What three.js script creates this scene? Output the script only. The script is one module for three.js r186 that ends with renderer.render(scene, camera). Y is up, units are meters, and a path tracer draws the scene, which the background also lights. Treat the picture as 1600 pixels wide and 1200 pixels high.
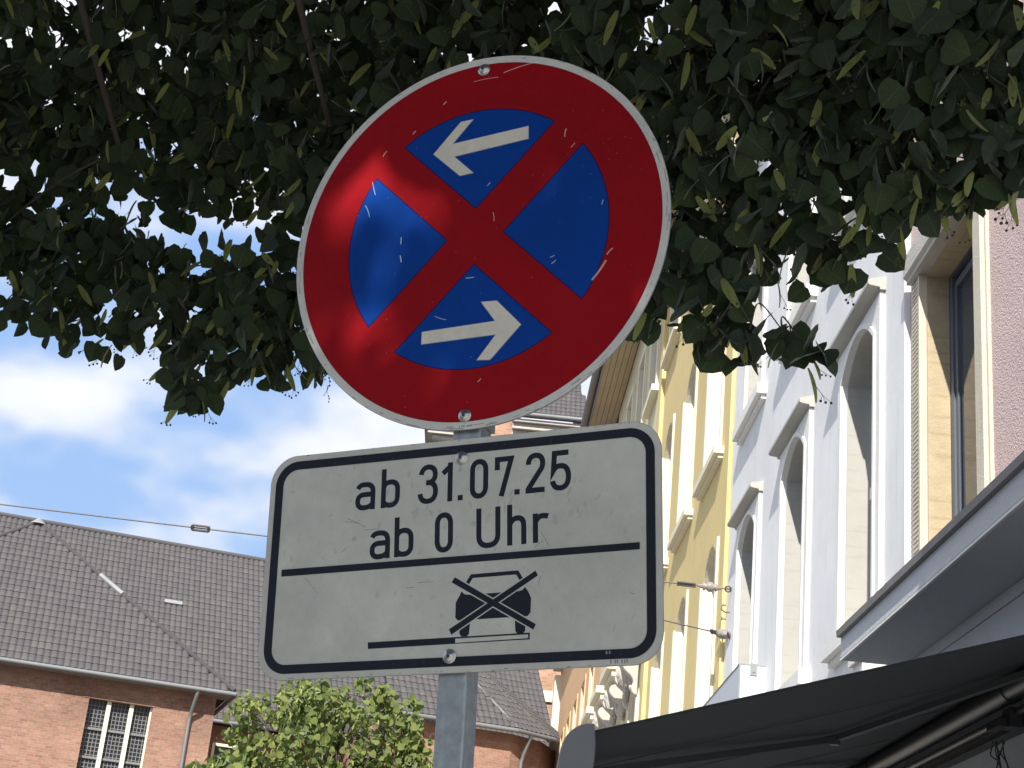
import * as THREE from 'three';
import { mergeGeometries } from 'three/addons/utils/BufferGeometryUtils.js';
import { ImprovedNoise } from 'three/addons/math/ImprovedNoise.js';

// ------------------------------------------------------------------ camera, sky, sun, exposure
const scene = new THREE.Scene();
const deg = Math.PI / 180;
const camera = new THREE.PerspectiveCamera(2 * Math.atan(600 / 2440) / deg, 4 / 3, 0.1, 2000);
camera.position.set(0, 1.6, 0);
camera.rotation.order = 'YXZ';
camera.rotation.set(21.7 * deg, 0, 5.7 * deg);
const renderer = new THREE.WebGLRenderer({ antialias: true });
renderer.toneMapping = THREE.LinearToneMapping;
renderer.toneMappingExposure = 1.45;
renderer.shadowMap.enabled = true;
const SUN = new THREE.Vector3(-1, 3.6, 4.5).normalize();
const sun = new THREE.DirectionalLight(new THREE.Color(1, 0.95, 0.86), 4.6);
sun.position.copy(SUN).multiplyScalar(90);
sun.castShadow = true;
Object.assign(sun.shadow.camera, { left: -60, right: 60, top: 60, bottom: -60, near: 1, far: 220 });
sun.shadow.mapSize.set(4096, 4096);
scene.add(sun, sun.target);

const lerp = THREE.MathUtils.lerp, clamp = THREE.MathUtils.clamp, sstep = THREE.MathUtils.smoothstep;
const noise3 = new ImprovedNoise();
function fbm3(x, y, z, o) { let s = 0, a = 0.5, n = 0; for (let i = 0; i < o; i++) { s += a * noise3.noise(x, y, z); n += a; x *= 2.03; y *= 2.03; z *= 2.03; a *= 0.52; } return s / n; }
function makeSky() {
  const W = 2048, H = 1024, d = new Float32Array(W * H * 4);
  for (let r = 0; r < H; r++) {
    const el = ((r + 0.5) / H - 0.5) * Math.PI, y = Math.sin(el), c = Math.cos(el);
    for (let k = 0; k < W; k++) {
      const az = ((k + 0.5) / W - 0.5) * 2 * Math.PI, x = Math.cos(az) * c, z = Math.sin(az) * c;
      const o = (r * W + k) * 4;
      if (y < -0.02) { d[o] = 0.16; d[o + 1] = 0.16; d[o + 2] = 0.15; d[o + 3] = 1; continue; }
      const h = clamp(y, 0, 1), t = Math.pow(h, 0.55);
      let R = lerp(0.40, 0.13, t), G = lerp(0.53, 0.28, t), B = lerp(0.72, 0.60, t);
      const cs = x * SUN.x + y * SUN.y + z * SUN.z, glow = 0.25 * Math.pow(Math.max(0, cs), 8);
      R += glow; G += glow; B += glow;
      const k2 = 1 / (h + 0.28), px = x * k2, pz = z * k2;
      const big = fbm3(px * 1.9 + 5.3, 3.1, pz * 1.9 + 2.2, 3), det = fbm3(px * 5.5 + 1.7, 8.2, pz * 5.5 + 4.4, 5);
      const dens = big * 0.9 + det * 0.62 + 0.06 + 0.30 * sstep(y, 0.40, 0.56);
      const cov = sstep(dens, -0.12, 0.24), thick = sstep(dens, 0.05, 0.55);
      const cl = lerp(0.70, 0.82, thick) * lerp(0.95, 1.0, det + 0.5);
      R = lerp(R, cl * 0.955, cov * 0.93); G = lerp(G, cl * 0.98, cov * 0.93); B = lerp(B, cl * 1.03, cov * 0.93);
      d[o] = R; d[o + 1] = G; d[o + 2] = B; d[o + 3] = 1;
    }
  }
  const t = new THREE.DataTexture(d, W, H, THREE.RGBAFormat, THREE.FloatType);
  t.mapping = THREE.EquirectangularReflectionMapping; t.magFilter = t.minFilter = THREE.LinearFilter; t.wrapS = THREE.RepeatWrapping; t.needsUpdate = true;
  return t;
}
const skyTex = makeSky();
scene.background = skyTex; scene.environment = skyTex;

// ------------------------------------------------------------------ helpers
let seed = 20250731;
const rnd = () => { seed = (seed + 0x6d2b79f5) | 0; let t = Math.imul(seed ^ (seed >>> 15), 1 | seed); t = (t + Math.imul(t ^ (t >>> 7), 61 | t)) ^ t; return ((t ^ (t >>> 14)) >>> 0) / 4294967296; };
const rr = (a, b) => a + (b - a) * rnd();
const V = (x, y, z) => new THREE.Vector3(x, y, z);
const taken = {};
const numbered = (n) => { if (!(n in taken)) { taken[n] = 0; return n; } return n + '_' + String(++taken[n]).padStart(3, '0'); };
function shade(o) { o.traverse((m) => { if (m.isMesh) { m.castShadow = true; m.receiveShadow = true; } }); return o; }
function tag(o, label, category, group) { o.userData.label = label; o.userData.category = category; if (group) o.userData.group = group; return o; }
function thing(name, pos, turn = 0) { const g = new THREE.Group(); g.name = numbered(name); g.position.set(...pos); g.rotation.y = turn; scene.add(g); return g; }
function part(name, geo, mat, parent) { const m = new THREE.Mesh(geo, mat); m.name = name; m.castShadow = m.receiveShadow = true; parent.add(m); return m; }
function sub(name, parent, pos = [0, 0, 0]) { const g = new THREE.Group(); g.name = name; g.position.set(...pos); parent.add(g); return g; }
// boxes with uv in metres, given by their two corners
function bx(x0, y0, z0, x1, y1, z1) {
  const w = Math.abs(x1 - x0), h = Math.abs(y1 - y0), d = Math.abs(z1 - z0), g = new THREE.BoxGeometry(w, h, d);
  const uv = g.attributes.uv, s = [[d, h], [d, h], [w, d], [w, d], [w, h], [w, h]];
  for (let i = 0; i < 24; i++) { const f = s[i >> 2]; uv.setXY(i, uv.getX(i) * f[0] + x0 + z0, uv.getY(i) * f[1] + y0); }
  return g.translate((x0 + x1) / 2, (y0 + y1) / 2, (z0 + z1) / 2);
}
const merge = (a) => mergeGeometries(a.map((g) => (g.index ? g.toNonIndexed() : g)), false);
function tube(pts, r, radial = 8, seg, closed = false) { const c = new THREE.CatmullRomCurve3(pts.map((p) => (p.isVector3 ? p : V(...p))), closed, 'catmullrom', 0.2); return new THREE.TubeGeometry(c, seg ?? Math.max(2, pts.length * 3), r, radial, closed); }
function rod(a, b, r0, r1 = r0, radial = 10) {
  a = a.isVector3 ? a : V(...a); b = b.isVector3 ? b : V(...b);
  const g = new THREE.CylinderGeometry(r1, r0, a.distanceTo(b), radial, 1);
  g.applyQuaternion(new THREE.Quaternion().setFromUnitVectors(V(0, 1, 0), b.clone().sub(a).normalize()));
  return g.translate((a.x + b.x) / 2, (a.y + b.y) / 2, (a.z + b.z) / 2);
}
function taper(pts, radii, radial = 7) { // a bent, tapering limb
  const c = new THREE.CatmullRomCurve3(pts), n = pts.length * 4, fr = c.computeFrenetFrames(n, false), pos = [], idx = [], uv = [];
  for (let i = 0; i <= n; i++) {
    const t = i / n, p = c.getPoint(t), k = t * (radii.length - 1), a = Math.floor(Math.min(k, radii.length - 2)), r = lerp(radii[a], radii[a + 1], k - a);
    for (let j = 0; j <= radial; j++) {
      const q = (j / radial) * Math.PI * 2, v = p.clone().addScaledVector(fr.normals[i], Math.cos(q) * r).addScaledVector(fr.binormals[i], Math.sin(q) * r);
      pos.push(v.x, v.y, v.z); uv.push(j / radial, t * 3);
      if (i < n && j < radial) { const o = i * (radial + 1) + j; idx.push(o, o + radial + 1, o + 1, o + 1, o + radial + 1, o + radial + 2); }
    }
  }
  const g = new THREE.BufferGeometry();
  g.setAttribute('position', new THREE.Float32BufferAttribute(pos, 3)); g.setAttribute('uv', new THREE.Float32BufferAttribute(uv, 2)); g.setIndex(idx); g.computeVertexNormals();
  return g;
}
function ext(shape, depth, z = 0, curve = 10) { return new THREE.ExtrudeGeometry(shape, { depth, bevelEnabled: false, curveSegments: curve }).translate(0, 0, z); }
function poly(pts) { const s = new THREE.Shape(); pts.forEach(([x, y], i) => (i ? s.lineTo(x, y) : s.moveTo(x, y))); s.closePath(); return s; }

// periodic noise fields and textures made from them
function field(size, period, octaves, s0, sx = 1, sy = 1) {
  const out = new Float32Array(size * size); let amp = 1, tot = 0, per = period;
  const hash = (x, y, o) => { let h = Math.imul(x, 374761393) + Math.imul(y, 668265263) + Math.imul(o + s0 * 131, 974634777); h = Math.imul(h ^ (h >>> 13), 1274126177); return ((h ^ (h >>> 16)) >>> 0) / 4294967296; };
  for (let o = 0; o < octaves; o++) {
    const px = Math.max(1, Math.round(per * sx)), py = Math.max(1, Math.round(per * sy));
    for (let j = 0; j < size; j++) for (let i = 0; i < size; i++) {
      const x = (i / size) * px, y = (j / size) * py, ix = Math.floor(x), iy = Math.floor(y), fx = x - ix, fy = y - iy, u = fx * fx * (3 - 2 * fx), v = fy * fy * (3 - 2 * fy);
      const a = hash(ix % px, iy % py, o), b = hash((ix + 1) % px, iy % py, o), c = hash(ix % px, (iy + 1) % py, o), d = hash((ix + 1) % px, (iy + 1) % py, o);
      out[j * size + i] += amp * lerp(lerp(a, b, u), lerp(c, d, u), v);
    }
    tot += amp; amp *= 0.55; per *= 2;
  }
  for (let i = 0; i < out.length; i++) out[i] /= tot;
  return out;
}
const enc = (v) => { v = clamp(v, 0, 1); return 255 * (v <= 0.0031308 ? v * 12.92 : 1.055 * Math.pow(v, 1 / 2.4) - 0.055); };
function dataTex(size, fn, srgb, metres) {
  const d = new Uint8Array(size * size * 4);
  for (let j = 0; j < size; j++) for (let i = 0; i < size; i++) {
    const c = fn(j * size + i, i, j), o = (j * size + i) * 4;
    for (let k = 0; k < 3; k++) d[o + k] = srgb ? enc(c[k]) : clamp(c[k], 0, 1) * 255;
    d[o + 3] = 255;
  }
  const t = new THREE.DataTexture(d, size, size);
  t.wrapS = t.wrapT = THREE.RepeatWrapping; t.magFilter = THREE.LinearFilter; t.minFilter = THREE.LinearMipmapLinearFilter; t.generateMipmaps = true;
  if (srgb) t.colorSpace = THREE.SRGBColorSpace;
  t.repeat.set(1 / metres, 1 / metres); t.needsUpdate = true;
  return t;
}
const F1 = field(512, 4, 6, 1), F2 = field(512, 24, 4, 2), F3 = field(512, 10, 5, 3, 3, 0.4), F4 = field(512, 90, 2, 4);
// painted render: a base colour, cloudy weathering, rain streaks and a fine grain
function renderMat(c, vary = 0.10, streak = 0.10, stain = [0.45, 0.42, 0.36], bump = 0.004, metres = 3.1, rough = 0.92) {
  const map = dataTex(512, (i) => {
    const a = 1 + (F1[i] - 0.5) * 2 * vary + (F2[i] - 0.5) * vary * 0.7, s = sstep(F3[i], 0.56, 0.80) * streak;
    return [0, 1, 2].map((k) => lerp(c[k] * a, stain[k] * c[k] * 1.5, s));
  }, true, metres);
  const bm = dataTex(512, (i) => { const v = F4[i] * 0.6 + F2[i] * 0.4; return [v, v, v]; }, false, metres * 0.6);
  return new THREE.MeshStandardMaterial({ map, bumpMap: bm, bumpScale: bump, roughness: rough });
}
const plain = (c, rough = 0.7, o = {}) => new THREE.MeshStandardMaterial({ color: new THREE.Color().setRGB(...c), roughness: rough, ...o });
function mottled(c, vary, rough, metres, o = {}) {
  const map = dataTex(256, (i, x, y) => { const q = y * 2 * 512 + x * 2, a = 1 + (F1[q] - 0.5) * 2 * vary + (F4[q] - 0.5) * vary; return c.map((v) => v * a); }, true, metres);
  return new THREE.MeshStandardMaterial({ map, roughness: rough, ...o });
}

// ------------------------------------------------------------------ materials
const M = {};
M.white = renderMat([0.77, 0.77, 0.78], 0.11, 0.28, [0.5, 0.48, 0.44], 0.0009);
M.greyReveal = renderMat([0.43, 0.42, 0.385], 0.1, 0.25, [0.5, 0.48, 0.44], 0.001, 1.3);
M.whiteTrim = renderMat([0.78, 0.77, 0.74], 0.08, 0.2, [0.5, 0.46, 0.38], 0.002, 1.7, 0.8);
M.yellow = renderMat([0.70, 0.555, 0.255], 0.09, 0.18, [0.5, 0.47, 0.42], 0.0009);
M.cream = renderMat([0.80, 0.74, 0.58], 0.07, 0.12, [0.5, 0.46, 0.4], 0.002, 1.9, 0.8);
M.paleYellow = renderMat([0.68, 0.62, 0.40], 0.08, 0.14);
M.orange = renderMat([0.70, 0.46, 0.26], 0.08, 0.14);
M.grey = renderMat([0.56, 0.58, 0.60], 0.08, 0.12, [0.5, 0.5, 0.5]);
M.stucco = renderMat([0.52, 0.49, 0.44], 0.16, 0.3, [0.35, 0.32, 0.28], 0.006, 1.3);
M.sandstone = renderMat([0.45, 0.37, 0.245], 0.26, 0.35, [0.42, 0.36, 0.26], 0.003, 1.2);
M.stoneLight = renderMat([0.62, 0.575, 0.46], 0.14, 0.2, [0.45, 0.4, 0.3], 0.003, 1.2);
{ // rough roughcast of the pink house: worm-like trowel grain
  const W1 = field(512, 26, 2, 9), W2 = field(512, 26, 2, 12), W3 = field(512, 70, 2, 14);
  const h = new Float32Array(512 * 512);
  for (let i = 0; i < h.length; i++) { const a = W1[i] - 0.5, b = W2[i] - 0.5; h[i] = clamp(0.5 + 0.5 * Math.sin(a * 34 + b * 12) * 0.8 + (W3[i] - 0.5) * 0.5, 0, 1); }
  const map = dataTex(512, (i) => { const a = 1 + (F1[i] - 0.5) * 0.2 + (h[i] - 0.5) * 0.14; return [0.64 * a, 0.49 * a, 0.465 * a]; }, true, 0.95);
  M.pink = new THREE.MeshStandardMaterial({ map, bumpMap: dataTex(512, (i) => [h[i], h[i], h[i]], false, 0.95), bumpScale: 0.0028, roughness: 0.95 });
}
function brickMat(c0, c1, mortar, seedN) {
  const S = 1024, C = 52, N = 16, rows = [];
  for (let j = 0; j < C; j++) { const r = []; for (let i = 0; i < N; i++) { const h = Math.abs(Math.sin((i * 12.9898 + j * 78.233 + seedN * 3.7)) * 43758.5453) % 1, k = Math.abs(Math.sin((i * 39.42 + j * 11.135 + seedN)) * 24634.6345) % 1; const dk = k > 0.92 ? 0.8 : 1; r.push([0, 1, 2].map((q) => lerp(c0[q], c1[q], h) * lerp(0.93, 1.07, k) * dk)); } rows.push(r); }
  const map = dataTex(S, (i, x, y) => {
    const cy = (y / S) * C, j = Math.floor(cy), fy = cy - j, cx = (x / S) * N + (j % 2) * 0.5, b = Math.floor(cx), fx = cx - b, q = (y >> 1) * 512 + (x >> 1);
    const w = 1 + (F1[q] - 0.5) * 0.7 + (F4[q] - 0.5) * 0.3;
    return fy < 0.16 || fx < 0.05 ? mortar.map((v) => v * w) : rows[j][b % N].map((v) => v * w);
  }, true, 4);
  return new THREE.MeshStandardMaterial({ map, roughness: 0.93 });
}
M.brick = brickMat([0.27, 0.14, 0.10], [0.34, 0.195, 0.14], [0.29, 0.225, 0.18], 1);
M.brickBack = brickMat([0.38, 0.20, 0.13], [0.50, 0.29, 0.19], [0.42, 0.34, 0.27], 5);
M.tile = [[0.088, 0.082, 0.086], [0.094, 0.088, 0.090], [0.080, 0.075, 0.080], [0.104, 0.096, 0.094]].map((c) => mottled(c, 0.2, 0.8, 0.7));
M.zinc = mottled([0.20, 0.21, 0.22], 0.2, 0.6, 0.9, { metalness: 0.25 });
M.hip = mottled([0.055, 0.052, 0.056], 0.2, 0.8, 0.7);
M.brightZinc = mottled([0.25, 0.26, 0.27], 0.2, 0.5, 0.9);
M.lead = mottled([0.23, 0.215, 0.205], 0.2, 0.6, 0.9);
M.glass = new THREE.MeshPhysicalMaterial({ color: new THREE.Color().setRGB(0.05, 0.062, 0.08), roughness: 0.04, specularIntensity: 1, ior: 1.6 });
M.oldGlass = new THREE.MeshPhysicalMaterial({ color: new THREE.Color().setRGB(0.02, 0.022, 0.026), roughness: 0.22, ior: 1.5 });
M.frameWhite = plain([0.72, 0.73, 0.74], 0.45);
M.frameGrey = plain([0.10, 0.115, 0.15], 0.45);
M.came = plain([0.20, 0.205, 0.21], 0.7);
M.soffit = mottled([0.50, 0.40, 0.27], 0.15, 0.75, 1.4);
M.darkRoof = plain([0.06, 0.06, 0.065], 0.7);
M.asphalt = mottled([0.06, 0.06, 0.062], 0.3, 0.95, 2.2);
M.paving = mottled([0.40, 0.385, 0.355], 0.2, 0.92, 1.8);
M.kerb = mottled([0.34, 0.33, 0.32], 0.2, 0.9, 1.2);
M.bark = mottled([0.065, 0.055, 0.045], 0.4, 0.95, 0.5);
M.galv = (() => {
  const map = dataTex(512, (i) => { const a = 1 + (F2[i] - 0.5) * 0.5 + (F3[i] - 0.5) * 0.35; return [0.31 * a, 0.335 * a, 0.345 * a]; }, true, 0.25);
  const rm = dataTex(512, (i) => { const v = 0.42 + (F1[i] - 0.5) * 0.4; return [v, v, v]; }, false, 0.25);
  return new THREE.MeshStandardMaterial({ map, roughnessMap: rm, roughness: 1, metalness: 0.55 });
})();
M.bolt = plain([0.50, 0.51, 0.50], 0.32, { metalness: 0.9 });
M.alu = plain([0.32, 0.335, 0.34], 0.42, { metalness: 0.7 });
M.cable = plain([0.05, 0.05, 0.052], 0.6);
M.steelRope = plain([0.16, 0.15, 0.14], 0.6, { metalness: 0.4 });
M.porcelain = plain([0.30, 0.27, 0.245], 0.45);
M.porcelainDark = plain([0.14, 0.115, 0.105], 0.45);
M.boxWhite = mottled([0.78, 0.80, 0.83], 0.06, 0.4, 1.1);
M.awning = (() => {
  const h = field(256, 64, 2, 31);
  return new THREE.MeshPhysicalMaterial({ map: dataTex(256, (i) => { const a = 1 + (h[i] - 0.5) * 0.35; return [0.050 * a, 0.055 * a, 0.060 * a]; }, true, 0.4), bumpMap: dataTex(256, (i, x, y) => { const v = ((x + y) % 2) * 0.5 + h[i] * 0.5; return [v, v, v]; }, false, 0.15), bumpScale: 0.0006, roughness: 0.9 });
})();
M.awningMetal = plain([0.055, 0.057, 0.06], 0.38, { metalness: 0.6 });
M.awningArm = plain([0.075, 0.08, 0.082], 0.5);
M.capGrey = plain([0.27, 0.28, 0.285], 0.45);

// ------------------------------------------------------------------ ground
{
  const g = part('road', new THREE.PlaneGeometry(700, 700).rotateX(-Math.PI / 2).translate(0, -0.12, 0), M.asphalt, scene);
  const uv = g.geometry.attributes.uv; for (let i = 0; i < uv.count; i++) uv.setXY(i, uv.getX(i) * 700, uv.getY(i) * 700);
  g.userData.kind = 'structure';
  const p = part('pavement', bx(-1.7, -0.35, -62, 12, 0, 14), M.paving, scene); p.userData.kind = 'structure';
  const k = part('kerb', bx(-1.86, -0.35, -62, -1.702, 0.004, 14), M.kerb, scene); k.userData.kind = 'structure';
}

// ------------------------------------------------------------------ houses on the right: local x runs away from the camera along the street, z into the house
const D = 2.8;
function openingPath(P, x0, x1, y0, ys, yc) { // segmental arch: spring height ys, crown yc
  P.moveTo(x0, y0); P.lineTo(x0, ys);
  if (yc > ys + 0.01) { const n = 14; for (let i = 1; i < n; i++) { const t = i / n; P.lineTo(lerp(x0, x1, t), ys + (yc - ys) * (1 - (2 * t - 1) ** 2)); } }
  P.lineTo(x1, ys); P.lineTo(x1, y0); P.closePath(); return P;
}
function wallGeo(L, H, openings, t = 0.32) {
  const s = poly([[0, 0], [L, 0], [L, H], [0, H]]);
  for (const o of openings) s.holes.push(openingPath(new THREE.Path(), o.x0, o.x1, o.y0, o.ys, o.yc));
  return ext(s, t);
}
function ringGeo(o, w, z, d, bottom = true) {
  const s = openingPath(new THREE.Shape(), o.x0 - w, o.x1 + w, o.y0 - (bottom ? w * 0 : 0), o.ys + (o.yc > o.ys + 0.01 ? w * 0.25 : w), o.yc + w);
  s.holes.push(openingPath(new THREE.Path(), o.x0, o.x1, o.y0 + 0.002, o.ys, o.yc));
  return ext(s, d, z);
}
// a window set back in its opening: frame, mullion, transom, panes and a lined reveal
function windowIn(house, o, depth, frameMat, { transom = 0.62, mullion = true, fw = 0.06, revealMat = null } = {}) {
  const w = sub('window', house);
  const ow = (o.x1 - o.x0), f = { x0: o.x0 + 0.003, x1: o.x1 - 0.003, y0: o.y0 + 0.003, ys: o.ys - 0.003, yc: o.yc - 0.003 };
  const ring = openingPath(new THREE.Shape(), f.x0, f.x1, f.y0, f.ys, f.yc);
  ring.holes.push(openingPath(new THREE.Path(), f.x0 + fw, f.x1 - fw, f.y0 + fw, f.ys - fw * 0.4, f.yc - fw));
  part('frame', ext(ring, 0.06, depth), frameMat, w);
  const ty = lerp(o.y0, o.ys, transom), cx = (o.x0 + o.x1) / 2;
  if (transom < 1) part('transom', bx(f.x0 + fw, ty - 0.05, depth - 0.02, f.x1 - fw, ty + 0.05, depth + 0.055), frameMat, w);
  if (mullion) {
    part('mullion', bx(cx - 0.045, f.y0 + fw, depth - 0.012, cx + 0.045, (transom < 1 ? ty : f.yc) - 0.05, depth + 0.055), frameMat, w);
    part('mullion', bx(cx - 0.035, ty + 0.05, depth - 0.012, cx + 0.035, f.yc - fw * 1.01, depth + 0.055), frameMat, w);
  }
  const gl = openingPath(new THREE.Shape(), f.x0 + 0.01, f.x1 - 0.01, f.y0 + 0.01, f.ys - 0.01, f.yc - 0.01);
  part('pane', ext(gl, 0.012, depth + 0.035), M.glass, w);
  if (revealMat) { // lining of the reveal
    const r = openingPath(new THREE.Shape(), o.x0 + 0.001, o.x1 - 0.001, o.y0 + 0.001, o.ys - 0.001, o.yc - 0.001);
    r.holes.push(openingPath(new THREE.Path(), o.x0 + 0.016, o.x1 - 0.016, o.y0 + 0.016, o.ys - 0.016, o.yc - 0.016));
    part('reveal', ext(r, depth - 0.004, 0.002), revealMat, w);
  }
  return w;
}
function house(name, s0, L, H, wallMat, openings, label, inset = 0) {
  const g = thing(name, [D + inset, 0, -s0], Math.PI / 2);
  tag(g, label, 'house');
  part('wall', wallGeo(L, H, openings), wallMat, g);
  part('wall_core', bx(0.01, 0, 0.322, L - 0.01, H - 0.01, 7), wallMat, g);
  return g;
}
const houses = {};

// --- white house with three arched windows on the first floor
{
  const s0 = 10.3, L = 7.82, op = [];
  for (let k = 0; k < 3; k++) op.push({ x0: 11.02 + 2.55 * k - s0, x1: 12.07 + 2.55 * k - s0, y0: 4.52, ys: 6.68, yc: 6.92 });
  for (let k = 0; k < 3; k++) op.push({ x0: 11.1 + 2.55 * k - s0, x1: 12.1 + 2.55 * k - s0, y0: 8.24, ys: 10.3, yc: 10.3 });
  for (let k = 0; k < 3; k++) op.push({ x0: 11.1 + 2.55 * k - s0, x1: 12.1 + 2.55 * k - s0, y0: 11.8, ys: 13.6, yc: 13.6 });
  const g = houses.white = house('terraced_house', s0, L, 15.2, M.white, op, 'white rendered house with hooded arched windows beside the pink house');
  op.forEach((o, i) => {
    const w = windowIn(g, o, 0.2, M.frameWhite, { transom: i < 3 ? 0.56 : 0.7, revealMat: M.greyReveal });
    if (i < 3) {
      const sur = poly([[o.x0 - 0.17, o.y0], [o.x1 + 0.17, o.y0], [o.x1 + 0.17, 6.99], [o.x0 - 0.17, 6.99]]); sur.holes.push(openingPath(new THREE.Path(), o.x0 - 0.003, o.x1 + 0.003, o.y0 + 0.002, o.ys, o.yc));
      part('architrave', ext(sur, 0.039, -0.04), M.whiteTrim, w);
      part('architrave_moulding', ringGeo({ ...o, x0: o.x0 - 0.005, x1: o.x1 + 0.005 }, 0.045, -0.055, 0.0145), M.whiteTrim, w);
      // straight hood on top: stepped cornice
      const hx0 = o.x0 - 0.2, hx1 = o.x1 + 0.27;
      const prof = poly([[0, 0], [0.045, 0], [0.05, 0.02], [0.125, 0.03], [0.14, 0.04], [0.14, 0.07], [0.12, 0.085], [0, 0.115]]);
      const hood = new THREE.ExtrudeGeometry(prof, { depth: hx1 - hx0, bevelEnabled: false });
      hood.applyMatrix4(new THREE.Matrix4().makeBasis(V(0, 0, -1), V(0, 1, 0), V(1, 0, 0))).translate(hx0, 6.995, 0.0);
      part('window_hood', hood, M.greyReveal, w);  // whole hood coloured grey so its underside reads as shaded
    } else {
      part('architrave', ringGeo({ ...o, x0: o.x0 - 0.003, x1: o.x1 + 0.003 }, 0.13, -0.04, 0.039), M.whiteTrim, w);
    }
    part('sill', merge([bx(o.x0 - 0.3, o.y0 - 0.12, -0.11, o.x1 + 0.34, o.y0 - 0.0, 0.06), bx(o.x0 - 0.26, o.y0 - 0.17, -0.055, o.x1 + 0.3, o.y0 - 0.122, -0.001)]), M.whiteTrim, w);
  });
  // shopfront cornice of the white house, seen past the end of the pink house's one
  const c = sub('shopfront_cornice', g);
  part('fascia', bx(0.08, 3.42, -0.34, L - 0.1, 3.62, -0.001), M.grey, c);
  part('capping', bx(0.05, 3.622, -0.38, L - 0.08, 3.67, -0.001), M.lead, c);
  part('cornice_block', merge([bx(0.35, 3.90, -0.20, 0.62, 4.05, -0.001), bx(0.33, 4.052, -0.23, 0.64, 4.10, -0.001)]), M.whiteTrim, g);
  part('eaves', merge([bx(0, 15.202, -0.5, L, 15.4, 7), bx(0, 15.0, -0.2, L, 15.2, -0.001)]), M.whiteTrim, g);
  part('roof', ext(poly([[-0.5, 15.402], [7, 15.402], [3.2, 19]]), L).applyMatrix4(new THREE.Matrix4().makeBasis(V(0, 0, 1), V(0, 1, 0), V(-1, 0, 0))).translate(L, 0, 0), M.tile[2], g);
}

// --- pink house with a stone-framed window, nearest on the right
{
  const s0 = 2.2, L = 8.09, o = { x0: 8.70 - s0, x1: 9.90 - s0, y0: 4.55, ys: 6.68, yc: 6.68 };
  const op = [o, { ...o, x0: o.x0 - 2.7, x1: o.x1 - 2.7 }, { ...o, y0: 8.0, ys: 10, yc: 10 }, { ...o, x0: o.x0 - 2.7, x1: o.x1 - 2.7, y0: 8, ys: 10, yc: 10 }];
  const g = houses.pink = house('terraced_house', s0, L, 14.6, M.pink, op, 'pink roughcast house with a yellowish stone window surround at right edge', 0.045);
  for (const q of op) {
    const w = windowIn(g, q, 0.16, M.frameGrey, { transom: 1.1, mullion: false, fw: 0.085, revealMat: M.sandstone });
    part('jamb', bx(q.x0 - 0.14, q.y0 - 0.2, -0.05, q.x0 - 0.002, q.ys + 0.002, 0.001), M.stoneLight, w);
    part('jamb_fillet', bx(q.x0 - 0.17, q.y0 - 0.2, -0.022, q.x0 - 0.142, q.ys + 0.002, 0.001), M.stoneLight, w);
    const ribs = [bx(q.x1 + 0.035, q.y0 - 0.2, -0.03, q.x1 + 0.2, q.ys + 0.002, -0.001)];
    for (let y = q.y0 - 0.18; y < q.ys - 0.03; y += 0.034) ribs.push(bx(q.x1 + 0.04, y, -0.046, q.x1 + 0.196, y + 0.019, -0.0305));
    part('tooled_jamb', merge(ribs), M.stoneLight, w);
    part('jamb_edge', bx(q.x1 + 0.002, q.y0 - 0.2, -0.05, q.x1 + 0.033, q.ys + 0.002, 0.001), M.stoneLight, w);
    const lin = new THREE.ExtrudeGeometry(poly([[0, 0], [0.085, 0], [0.085, 0.03], [0.11, 0.05], [0.11, 0.2], [0, 0.22]]), { depth: q.x1 - q.x0 + 0.36, bevelEnabled: false });
    lin.applyMatrix4(new THREE.Matrix4().makeBasis(V(0, 0, -1), V(0, 1, 0), V(1, 0, 0))).translate(q.x0 - 0.16, q.ys + 0.004, 0);
    part('lintel', lin, M.stucco, w);
    part('inner_frame', ext((() => { const s = poly([[q.x0 + 0.087, q.y0 + 0.087], [q.x1 - 0.087, q.y0 + 0.087], [q.x1 - 0.087, q.ys - 0.087], [q.x0 + 0.087, q.ys - 0.087]]); s.holes.push(poly([[q.x0 + 0.14, q.y0 + 0.14], [q.x1 - 0.14, q.y0 + 0.14], [q.x1 - 0.14, q.ys - 0.14], [q.x0 + 0.14, q.ys - 0.14]])); return s; })(), 0.03, 0.175), M.frameGrey, w);
  }
  // ground-floor cladding, cornice with capping above the shop
  const c = sub('shop_cornice', g);
  const run = (pts, m, n) => { const e = new THREE.ExtrudeGeometry(poly(pts), { depth: L + 0.02, bevelEnabled: false }); e.applyMatrix4(new THREE.Matrix4().makeBasis(V(0, 0, -1), V(0, 1, 0), V(1, 0, 0))).translate(-0.01, 0, 0); return part(n, e, m, c); };
  run([[-0.04, 3.955], [0.462, 3.955], [0.475, 3.975], [0.475, 4.105], [-0.04, 4.105]], M.grey, 'fascia');
  run([[-0.04, 4.107], [0.505, 4.107], [0.51, 4.15], [0.49, 4.165], [-0.04, 4.22]], M.lead, 'capping');
  run([[0.462, 3.949], [0.480, 3.949], [0.480, 3.962], [0.466, 3.962]], M.whiteTrim, 'drip_edge');
  run([[0.0, 3.88], [0.055, 3.88], [0.055, 3.953], [0.0, 3.953]], M.grey, 'bed_mould');
  part('shop_wall', bx(0, 0, -0.044, L, 3.878, -0.001), M.grey, g);
  part('roof', ext(poly([[-0.5, 14.602], [7, 14.602], [3.2, 18]]), L).applyMatrix4(new THREE.Matrix4().makeBasis(V(0, 0, 1), V(0, 1, 0), V(-1, 0, 0))).translate(L, 0, 0), M.tile[0], g);
}

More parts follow.
